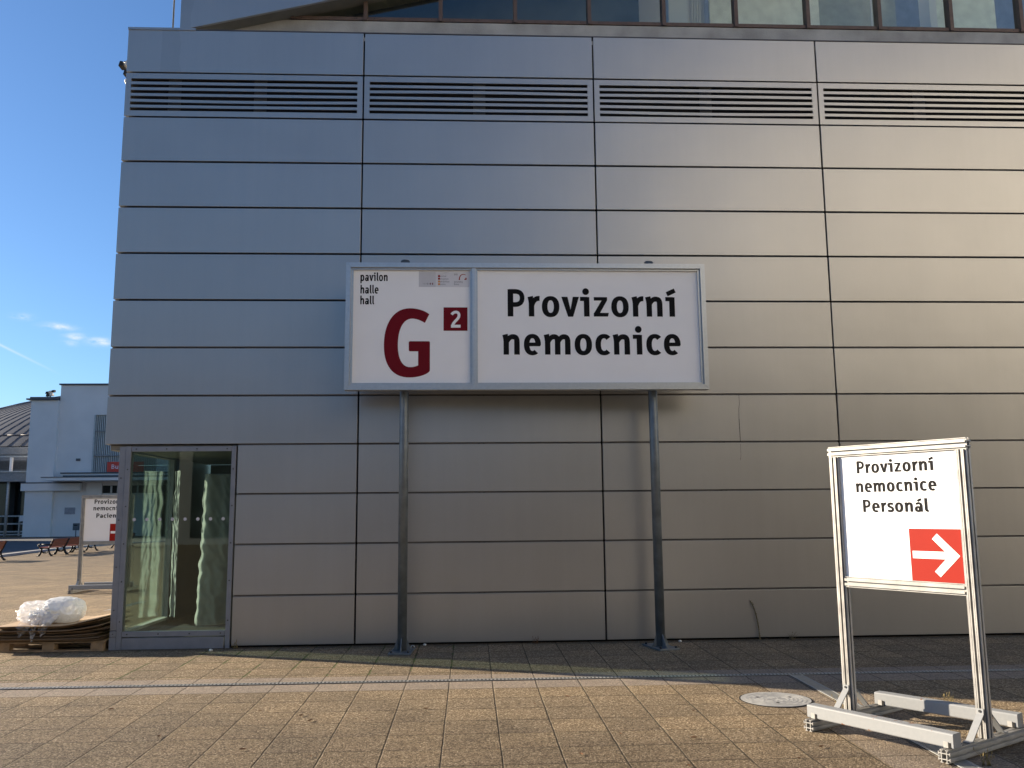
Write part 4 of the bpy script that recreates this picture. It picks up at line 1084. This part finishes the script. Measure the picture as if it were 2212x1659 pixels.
# ------------------------------------------------------------------ benches along the kerb
def make_bench():
    """long axis +y, sitters face -x; origin on the ground at the near end"""
    t = thing('park_bench', 'red-brown slatted bench', 'bench')
    Lb = 1.86
    def slat(mb, x, z, ang, w=0.075, th=0.028):
        Q = Matrix.Translation((x, 0, z)) @ Matrix.Rotation(ang, 4, 'Y')
        mb.box(-w / 2, w / 2, -0.05, Lb + 0.05, -th / 2, th / 2, M['wood'], 0.004, M=Q)
    mb = MB()
    for k in range(5): slat(mb, -0.25 + 0.088 * k, 0.415 - 0.006 * k, R(2))
    mb.build('seat', None, t)
    mb = MB()
    for k in range(5):
        a = k / 4
        slat(mb, 0.175 + 0.13 * a, 0.47 + 0.30 * a, R(-66), 0.070)
    mb.build('backrest', None, t)
    for y in (0.0, Lb):
        mb = MB(); r = 0.020; D = M['darksteel']
        def bar(p, w=0.022):
            w *= 1.35
            for (a, b_) in zip(p, p[1:]):
                mb.tube((a[0], y, a[1]), (b_[0], y, b_[1]), w, seg=8, m=D)
        bar([(-0.34, 0.01), (-0.27, 0.06), (-0.20, 0.22), (-0.19, 0.34), (-0.27, 0.40)], 0.034)
        bar([(0.30, 0.01), (0.22, 0.07), (0.14, 0.22), (0.12, 0.36), (0.20, 0.50), (0.27, 0.68), (0.325, 0.80)], 0.032)
        bar([(-0.19, 0.24), (-0.10, 0.17), (0.03, 0.17), (0.14, 0.24)], 0.022)
        bar([(-0.28, 0.385), (0.13, 0.375)], 0.024)
        bar([(-0.27, 0.40), (-0.36, 0.52), (-0.33, 0.555), (-0.20, 0.55), (0.20, 0.54)], 0.024)
        mb.box(-0.40, -0.29, y - 0.04, y + 0.04, 0, 0.03, D, 0.008); mb.box(0.22, 0.34, y - 0.04, y + 0.04, 0, 0.03, D, 0.008)
        mb.build('leg_frame', None, t)
    return t
bench0 = make_bench()
for i, (x, y, a, lab) in enumerate((
        (-18.23, 25.75, 4.0, 'slatted bench cut off by the left edge of the picture, nearest the viewer'),
        (-18.44, 32.03, 4.0, 'slatted bench whose near cast-iron end is fully visible, second from the left'),
        (-18.58, 33.98, 3.5, 'slatted bench half hidden by the left post of the patient sign'),
        (-18.64, 36.0, 3.0, 'slatted bench seen below and behind the patient sign board'),
        (-18.60, 40.9, 2.0, 'farthest slatted bench, just showing beside the hall corner'))):
    o = bench0 if i == 0 else copy_tree(bench0)
    o.location = (x, y, gz(y + 1)); o.rotation_euler = (0, 0, R(a))
    o['label'] = lab; o['group'] = 'benches along the kerb'

# ------------------------------------------------------------------ white pavilion behind the plaza
def build_pavilion():
    zb = gz(66) - 0.1
    b = thing('white_pavilion', 'shaded white rendered pavilion with stepped flat roofs beyond the plaza', 'building', (-32, 66, zb))
    off = Vector(b.location)
    def done(mb, name, parent=None):
        o = mb.build(name, None, parent or b)
        if parent is None: o.location = -off
        return o
    P_ = M['plaster']
    mb = MB(); mb.box(-36.17, -33.9, 66.0, 86, zb, 11.33, P_); done(mb, 'wall')
    mb = MB()
    mb.box(-33.9, -30.92, 66.35, 92, zb, 12.68, P_); mb.box(-30.92, -24.0, 66.35, 92, 10.10, 12.68, P_); mb.box(-30.92, -24.0, 66.35, 92, zb, 5.12, P_); mb.box(-25.5, -12, 66.35, 92, zb, 12.68, P_)
    mb.box(-30.92, -25.5, 67.2, 67.4, 5.12, 10.1, M['darkint'])
    done(mb, 'wall')
    mb = MB(); mb.box(-36.50, -33.9, 65.75, 86.2, 11.36, 11.48, M['capmetal']); mb.box(-36.25, -33.9, 65.9, 86.1, 11.48, 11.62, M['capmetal']); done(mb, 'roof_cap')
    mb = MB(); mb.box(-34.02, -11.8, 66.2, 92.2, 12.70, 12.82, M['capmetal']); done(mb, 'roof_cap')
    mb = MB(); mb.box(-36.44, -31.5, 65.75, 66.02, 3.60, 4.22, P_); mb.box(-36.46, -31.5, 65.72, 66.01, 4.225, 4.32, M['capmetal']); done(mb, 'cornice_band')
    mb = MB(); mb.box(-33.6, -20, 63.2, 66.34, 4.36, 4.60, P_); mb.box(-33.62, -20, 63.15, 66.34, 4.605, 4.66, M['capmetal']); done(mb, 'entrance_canopy')
    mb = MB(); mb.box(-32.6, -20, 64.8, 66.34, 4.665, 4.84, M['slate']); mb.box(-33.12, -20, 65.6, 66.345, 4.85, 5.02, P_); mb.box(-33.14, -20, 65.5, 66.345, 5.025, 5.12, M['slate']); done(mb, 'canopy_roof')
    # tall window of vertical glass ribs
    mb = MB(); mb.box(-30.90, -30.80, 66.25, 66.5, 5.125, 10.09, M['paleframe'])
    for z in (6.55, 8.65): mb.box(-30.80, -25.5, 66.30, 66.45, z, z + 0.07, M['louvre'])
    w = done(mb, 'tall_window')
    mb = MB()
    for k in range(34):
        x = -30.79 + k * 0.155
        mb.box(x, x + 0.085, 66.50, 66.60, 5.13, 10.09, M['paleframe'])
    mb.build('glass_rib', None, w)
    mb = MB(); mb.box(-30.79, -25.5, 66.66, 66.70, 5.13, 10.09, mat('greenish_glass', (0.07, 0.12, 0.13), 0.2)); mb.build('pane', None, w)
    # banner with white letters on red
    mb = MB(); mb.box(-29.57, -26.5, 66.20, 66.24, 5.17, 6.03, mat('banner_red', (0.62, 0.06, 0.035), 0.6)); bn = done(mb, 'banner')
    lettering('lettering', 'Bu', -29.20, -28.62, 5.43, 0.38, M['white'], bn, lambda a, b_, d: (a, 66.19 - d, b_), 30)
    mb = MB(); mb.box(-32.25, -31.90, 66.28, 66.36, 6.13, 6.34, M['capmetal']); done(mb, 'vent')
    mb = MB(); mb.box(-32.94, -32.08, 66.30, 66.36, 1.63, 2.19, M['plaque']); done(mb, 'plaque')
    mb = MB(); mb.box(-31.2, -29.9, 66.2, 66.34, 2.6, 4.30, P_); done(mb, 'entrance_wall')
    mb = MB(); mb.box(-29.85, -24, 66.28, 66.355, 3.38, 4.02, M['darkint'])
    for k in range(5): mb.box(-29.2 + k * 0.55, -29.05 + k * 0.55, 66.22, 66.27, 3.40, 4.0, M['paleframe'])
    done(mb, 'entrance_window')
build_pavilion()
mb = MB(); z0 = gz(64.5)
mb.box(-31.35, -30.9, 64.4, 64.65, z0 + 0.55, z0 + 1.12, M['mailbox'], 0.01); mb.box(-31.27, -30.98, 64.38, 64.41, z0 + 0.92, z0 + 1.0, M['dark']); mb.tube((-31.12, 64.5, z0), (-31.12, 64.5, z0 + 0.56), 0.035, m=M['mailbox'])
tag(mb.build('mail_box'), 'small grey box on a post in front of the white pavilion', 'post box')

def build_roof_lights():
    t = thing('roof_floodlights', 'cluster of floodlights on a short mast above the low pavilion roof', 'floodlight', (-35.3, 67.5, 11.62))
    mb = MB(); mb.tube((0, 0, 0), (0, 0, 0.35), 0.05, m=M['darksteel']); mb.tube((-0.35, 0, 0.3), (0.35, 0, 0.3), 0.03, m=M['lampwhite']); mb.build('mast', None, t)
    for (x, z, m_) in ((-0.25, 0.55, 'darksteel'), (0.02, 0.62, 'lampwhite'), (0.25, 0.68, 'darksteel'), (-0.2, 0.32, 'darksteel'), (0.1, 0.38, 'lampwhite')):
        mb = MB(); mb.prism([(x - 0.14, z - 0.09), (x + 0.12, z - 0.06), (x + 0.12, z + 0.13), (x - 0.10, z + 0.10)], -0.15, 0.15, 'y', M[m_]); mb.build('lamp_head', None, t)
build_roof_lights()

# ------------------------------------------------------------------ domed hall with glazed front
def build_dome():
    t = thing('domed_hall', 'old exhibition hall with a grey ribbed dome roof and dark glazed front', 'building', (-41, 90, gz(66)))
    off = Vector(t.location)
    def done(mb, name, parent=None):
        o = mb.build(name, None, parent or t)
        if parent is None: o.location = -off
        return o
    cx, cy, ze, Rr, hh = -37.5, 97.0, 7.75, 26.5, 8.1
    bm = bmesh.new(); nr, na = 22, 120; V = []
    for i in range(nr + 1):
        r = Rr * (1 - (i / nr)); z = ze + hh * (1 - (r / Rr) ** 2.1)
        V.append([bm.verts.new((cx + r * math.cos(2 * math.pi * k / na), cy + r * math.sin(2 * math.pi * k / na), z)) for k in range(na)] if i < nr else [bm.verts.new((cx, cy, ze + hh))])
    for i in range(nr):
        for k in range(na):
            if i < nr - 1: f = bm.faces.new((V[i][k], V[i][(k + 1) % na], V[i + 1][(k + 1) % na], V[i + 1][k]))
            else: f = bm.faces.new((V[i][k], V[i][(k + 1) % na], V[nr][0]))
            f.smooth = True
    me = bpy.data.meshes.new('dome_roof'); bm.to_mesh(me); bm.free(); me.materials.append(M['domeroof'])
    o = bpy.data.objects.new('dome_roof', me); COL.objects.link(o); o.parent = t; o.location = -off
    mb = MB(); rim = mat('dome_seam', (0.16, 0.165, 0.18), 0.5, 0.2)
    for k in range(150):
        a = 2 * math.pi * k / 150
        if math.sin(a) > 0.3: continue
        pts = []
        for i in range(13):
            r = Rr * (1 - i / 13.0); z = ze + hh * (1 - (r / Rr) ** 2.1) + 0.03
            pts.append((cx + r * math.cos(a), cy + r * math.sin(a), z))
        mb.path(pts, 0.024, 4, rim)
    n = 60
    for k in range(n):
        a0, a1 = math.pi + math.pi * k / n, math.pi + math.pi * (k + 1) / n
        r = Rr * 0.93; z = ze + hh * (1 - 0.93 ** 2.1) + 0.04
        mb.tube((cx + r * math.cos(a0), cy + r * math.sin(a0), z), (cx + r * math.cos(a1), cy + r * math.sin(a1), z), 0.05, seg=4, m=M['capmetal'])
    done(mb, 'roof_seam', o).location = (0, 0, 0)
    zb = gz(66) - 0.1
    mb = MB(); mb.tube((cx, cy, zb), (cx, cy, ze + 0.1), Rr - 0.4, seg=90, m=M['louvre']); done(mb, 'drum_wall')
    # glazed front wing
    mb = MB()
    mb.box(-75, -36.2, 68.9, 76, 6.9, 7.55, M['louvre']); mb.box(-75, -36.2, 69.0, 76, 5.33, 6.9, M['louvre'])
    for k in range(9): mb.box(-75, -36.2, 68.88, 68.95, 5.6 + 0.09 * k, 5.63 + 0.09 * k, M['capmetal'])
    done(mb, 'upper_wall')
    mb = MB(); mb.box(-75, -36.2, 67.6, 69.3, 4.47, 5.33, M['louvre']); mb.box(-75, -36.22, 67.5, 67.59, 5.26, 5.36, M['paleframe']); done(mb, 'canopy')
    mb = MB(); mb.box(-75, -36.3, 67.8, 68.0, 6.58, 6.68, M['paleframe'])
    for x in (-44.6, -50.8): mb.tube((x, 67.9, 4.4), (x, 67.9, 6.6), 0.05, m=M['paleframe'])
    done(mb, 'canopy_rail')
    for x in (-38.45, -44.6, -50.8):
        mb = MB(); mb.box(x - 0.10, x + 0.10, 67.85, 68.05, 5.33, 6.58, M['white']); mb.tube((x - 0.1, 67.9, zb), (x - 0.1, 67.9, 5.3), 0.11, seg=12, m=M['paleframe']); done(mb, 'canopy_post')
    mb = MB(); mb.box(-75, -36.2, 70.2, 70.3, zb, 4.5, M['hallglass']); done(mb, 'glass_front')
    for x in (-37.6, -39.0, -41.4, -44):
        mb = MB(); mb.box(x - 0.22, x + 0.22, 69.6, 70.1, zb, 4.46, M['darkint']); done(mb, 'dark_column')
    mb = MB()
    for z in (1.45, 0.78, 0.10, -0.15): mb.box(-75, -36.2, 69.3, 69.4, z, z + 0.12, M['paleframe'])
    for k in range(14): mb.box(-37.0 - k * 1.15, -36.9 - k * 1.15, 69.28, 69.42, zb, 1.5, M['paleframe'])
    done(mb, 'glazing_bar')
    mb = MB(); mb.box(-38.05, -37.65, 69.22, 69.27, 1.05, 1.55, M['white']); done(mb, 'notice')
build_dome()

# ------------------------------------------------------------------ sunlit building across the square (behind the viewer; mirrored in the cladding)
def build_opposite():
    ang = R(38)
    t = thing('offscreen_block', 'tall cream office block across the square, mirrored softly in the metal wall', 'building', (31, -44, 0), ang)
    mb = MB(); mb.box(-20, 24, -12, 0, -0.3, 31, M['cream'], 0.0); mb.build('wall', None, t)
    for r in range(8):
        for c in range(11):
            mb = MB(); mb.box(-18 + c * 3.8, -16.4 + c * 3.8, -0.02, 0.03, 1.2 + r * 3.6, 2.8 + r * 3.6, M['hallglass']); mb.build('window', None, t)
build_opposite()
def build_dark_reflection_block():  # unseen block, added so the lower wall and glass mirror something dark
    t = thing('offscreen_block', 'low glazed block added unseen behind the viewer to give the metal wall dark reflections', 'building', (-22, -40, gz(-40)))
    mb = MB(); mb.box(-34, 26, -10, 0, -0.3, 8.5, mat('dark_reflection_wall', (0.19, 0.19, 0.19), 0.6, 0, 0.2, 0.5)); mb.build('wall', None, t)
    for c in range(16):
        mb = MB(); mb.box(-33 + c * 3.7, -30.2 + c * 3.7, 0.002, 0.06, 0.4, 7.6, M['hallglass']); mb.build('window', None, t)
build_dark_reflection_block()
def build_road_shade_block():  # out-of-view block, added to cast its shadow over the road
    t = thing('offscreen_block', 'grey block added out of view at the left to shade the road', 'building', (-69, 56, gz(56)))
    mb = MB(); mb.box(-11, 11, -10, 10, -0.3, 12.4, M['louvre']); mb.build('wall', None, t)
    for c in range(5):
        mb = MB(); mb.box(-9.5 + c * 4, -7 + c * 4, -10.02, -9.95, 1, 9, M['hallglass']); mb.build('window', None, t)
build_road_shade_block()
def build_bounce_block():  # unseen sunlit wall, added as a reflector to brighten the sign face
    t = thing('offscreen_block', 'pale block added out of view at the right to bounce sunlight onto the hall sign', 'building', (27, -26, gz(-26)))
    mb = MB(); mb.box(0, 12, -5, 14, -0.3, 21, M['cream']); mb.build('wall', None, t)
    for r in range(5):
        for c in range(4):
            mb = MB(); mb.box(-0.03, 0.02, -3.5 + c * 4.3, -2.1 + c * 4.3, 1.2 + r * 4, 2.9 + r * 4, M['hallglass']); mb.build('window', None, t)
build_bounce_block()

def build_reflection_tree(x, y, h, seed):
    """unseen tree added to darken what the wall mirrors: trunk, limbs and a crown of leaf clumps"""
    rnd = random.Random(seed)
    t = thing('tree', 'dark tree added unseen behind the viewer to darken reflections in the metal wall', 'tree', (x, y, gz(y)), 0, 'trees added for dark reflections')
    mb = MB(); bark = M['bark']
    mb.tube((0, 0, -0.2), (0, 0, h * 0.35), 0.28, 0.2, 10, bark); mb.tube((0, 0, h * 0.35), (0.2, 0, h * 0.75), 0.2, 0.06, 8, bark)
    for k in range(9):
        a = rnd.uniform(0, 6.28); z = h * rnd.uniform(0.3, 0.6)
        mb.tube((0, 0, z), (math.cos(a) * h * .3, math.sin(a) * h * .3, z + h * rnd.uniform(.1, .3)), 0.09, 0.02, 6, bark)
    mb.build('trunk', None, t)
    bm = bmesh.new()
    for k in range(2600):
        d = Vector((rnd.gauss(0, 1), rnd.gauss(0, 1), rnd.gauss(0, 1))).normalized() * rnd.uniform(0.45, 1.0)
        p = Vector((d.x * h * .36, d.y * h * .36, h * .53 + d.z * h * .50)) + Vector((rnd.gauss(0, .2), rnd.gauss(0, .2), rnd.gauss(0, .2)))
        a = Vector((rnd.gauss(0, 1), rnd.gauss(0, 1), rnd.gauss(0, 1))).normalized() * 0.42; b = a.orthogonal().normalized() * 0.34
        bm.faces.new([bm.verts.new(p + q) for q in (-a, -b, a, b)])
    me = bpy.data.meshes.new('crown'); bm.to_mesh(me); bm.free(); me.materials.append(M['foliage'])
    o = bpy.data.objects.new('crown', me); COL.objects.link(o); o.parent = t
M['bark'] = mat('bark', (0.06, 0.045, 0.035), 0.9); M['foliage'] = mat('dark_foliage', (0.045, 0.05, 0.022), 0.8, 0, 0.4, 1.5)
for k, (x, y, h) in enumerate(((5, -24, 8.4), (9, -23, 7.6), (12.5, -24.5, 8.6), (16, -23, 7.8), (19.5, -25, 8.8), (23, -23, 7.9))): build_reflection_tree(x, y, h, 40 + k)  # tree row added out of view to darken the lower cladding's reflections

# ------------------------------------------------------------------ small things on the paving
def leaf_mesh(k):
    rnd = random.Random(k); bm = bmesh.new(); n = 7; V = []
    L_ = rnd.uniform(0.03, 0.055); W_ = L_ * rnd.uniform(0.3, 0.5); cur = rnd.uniform(0.25, 0.6)
    for i in range(n):
        t = i / (n - 1); w = W_ * math.sin(math.pi * (0.06 + 0.90 * t)) * 0.5
        x = (t - 0.5) * L_; z = 0.004 + cur * L_ * (t - 0.5) ** 2
        V.append((bm.verts.new((x, -w, z + w * 0.5)), bm.verts.new((x, 0, z)), bm.verts.new((x, w, z + w * 0.6))))
    for a, b in zip(V, V[1:]):
        bm.faces.new((a[0], b[0], b[1], a[1])); bm.faces.new((a[1], b[1], b[2], a[2]))
    me = bpy.data.meshes.new('dry_leaf'); bm.to_mesh(me); bm.free(); me.materials.append(M['leaf'])
    return me
leaf_meshes = [leaf_mesh(k) for k in range(5)]
rl = random.Random(21)
spots = [(0.02, -3.45), (0.55, -3.6), (0.12, -3.62), (-0.35, -3.25), (1.55, -4.55), (2.1, -4.7), (2.45, -4.2), (2.95, -4.35), (3.15, -3.55), (3.35, -4.1), (1.0, -3.3), (2.75, -5.0), (3.75, -4.65), (0.7, -4.9), (1.9, -3.2), (-0.9, -4.0), (3.0, -5.2), (-1.6, -3.1), (4.15, -5.2), (0.3, -4.6), (2.2, -2.95), (3.5, -4.9), (-0.2, -4.4), (1.35, -5.3)]
for k, (x, y) in enumerate(spots):
    o = bpy.data.objects.new('dry_leaf', leaf_meshes[k % 5]); COL.objects.link(o)
    o.location = (x, y, gz(y) + 0.003); o.rotation_euler = (0, 0, rl.uniform(0, 6.28))
    tag(o, 'small curled brown leaf lying on the sunlit paving', 'leaf', 'dry leaves scattered on the paving')
def weed(name, x, y, h, n, label, seed, m_='weed', spread=0.6):
    rnd = random.Random(seed); mb = MB()
    for k in range(n):
        a = rnd.uniform(0, 6.28); l = h * rnd.uniform(0.5, 1.0); s = spread * rnd.uniform(0.3, 1.0) * l
        p0 = Vector((rnd.uniform(-.03, .03), rnd.uniform(-.012, .012), 0)); p1 = p0 + Vector((s * .4 * math.cos(a), s * .3 * math.sin(a), l * .6)); p2 = p0 + Vector((s * math.cos(a), s * .7 * math.sin(a), l))
        mb.tube(p0, p1, 0.0022, 0.0016, 5, M[m_]); mb.tube(p1, p2, 0.0016, 0.0007, 5, M[m_])
        if rnd.random() < 0.5: mb.tube(p2, p2 + Vector((0, 0, 0.018)), 0.004, 0.001, 5, M[m_])
    o = mb.build(name, None); o.location = (x, y, gz(y)); return tag(o, label, 'weed', 'dry weeds in the paving joints')
weed('dry_weed', -1.38, -0.05, 0.10, 10, 'dry weed tuft at the foot of the wall beside the corner window', 3)
weed('dry_weed', 2.14, -0.03, 0.07, 9, 'low brown weed at the wall foot between the two sign poles', 5, 'leaf')
weed('dry_weed', 5.25, -0.04, 0.08, 14, 'low dry weeds at the wall foot just left of the staff sign', 6, 'stalk', 1.2)
weed('dry_weed', 5.25, -3.55, 0.10, 12, 'yellowed weed tuft in the paving behind the staff sign', 8)
weed('dry_weed', 4.62, -5.12, 0.10, 16, 'pale weed tuft beside the drain in front of the staff sign foot', 9, 'weed', 1.1)
weed('dry_weed', 4.35, -3.55, 0.12, 8, 'thin dry grass growing between the two beams of the staff sign', 12)
mb = MB(); pts = [(4.863, -0.025, 0.0), (4.852, -0.025, 0.14), (4.838, -0.022, 0.25), (4.816, -0.02, 0.347), (4.790, -0.02, 0.415), (4.768, -0.02, 0.455)]
for a, b in zip(pts, pts[1:]): mb.tube(a, b, 0.0075, 0.007, 6, M['stalk'])
rs = random.Random(2)
for k in range(60):
    tt = rs.random(); i = min(int(tt * 5), 4); f = tt * 5 - i
    p = Vector(pts[i]).lerp(Vector(pts[i + 1]), f); s = rs.choice((-1, 1))
    mb.tube(p, p + Vector((s * 0.013, -0.004, 0.012)), 0.003, 0.001, 4, M['stalk'])
tag(mb.build('dry_stalk'), 'dried bent plant stalk leaning against the lowest metal panel', 'plant')
def pebble(x, y, r, label, seed):
    bm = bmesh.new(); bmesh.ops.create_icosphere(bm, subdivisions=2, radius=r)
    for v in bm.verts: v.co *= 1 + 0.25 * noise.noise(v.co * (1.2 / r) + Vector((seed, 0, 0))); v.co.z *= 0.7
    me = bpy.data.meshes.new('pebble'); bm.to_mesh(me); bm.free(); me.materials.append(M['stone'])
    o = bpy.data.objects.new('pebble', me); COL.objects.link(o); o.location = (x, y, gz(y) + r * 0.6)
    tag(o, label, 'stone', 'pale pebbles at the wall foot')
pebble(0.695, -0.20, 0.024, 'white pebble on the base plate of the left sign pole', 1)
pebble(0.83, -0.05, 0.020, 'white pebble at the wall foot right of the left sign pole', 2)
pebble(3.02 + 0.85, -0.10, 0.020, 'white pebble at the wall foot right of the right sign pole', 3)
pebble(-1.62, -0.20, 0.022, 'cream pebble on the paving below the corner window', 4)
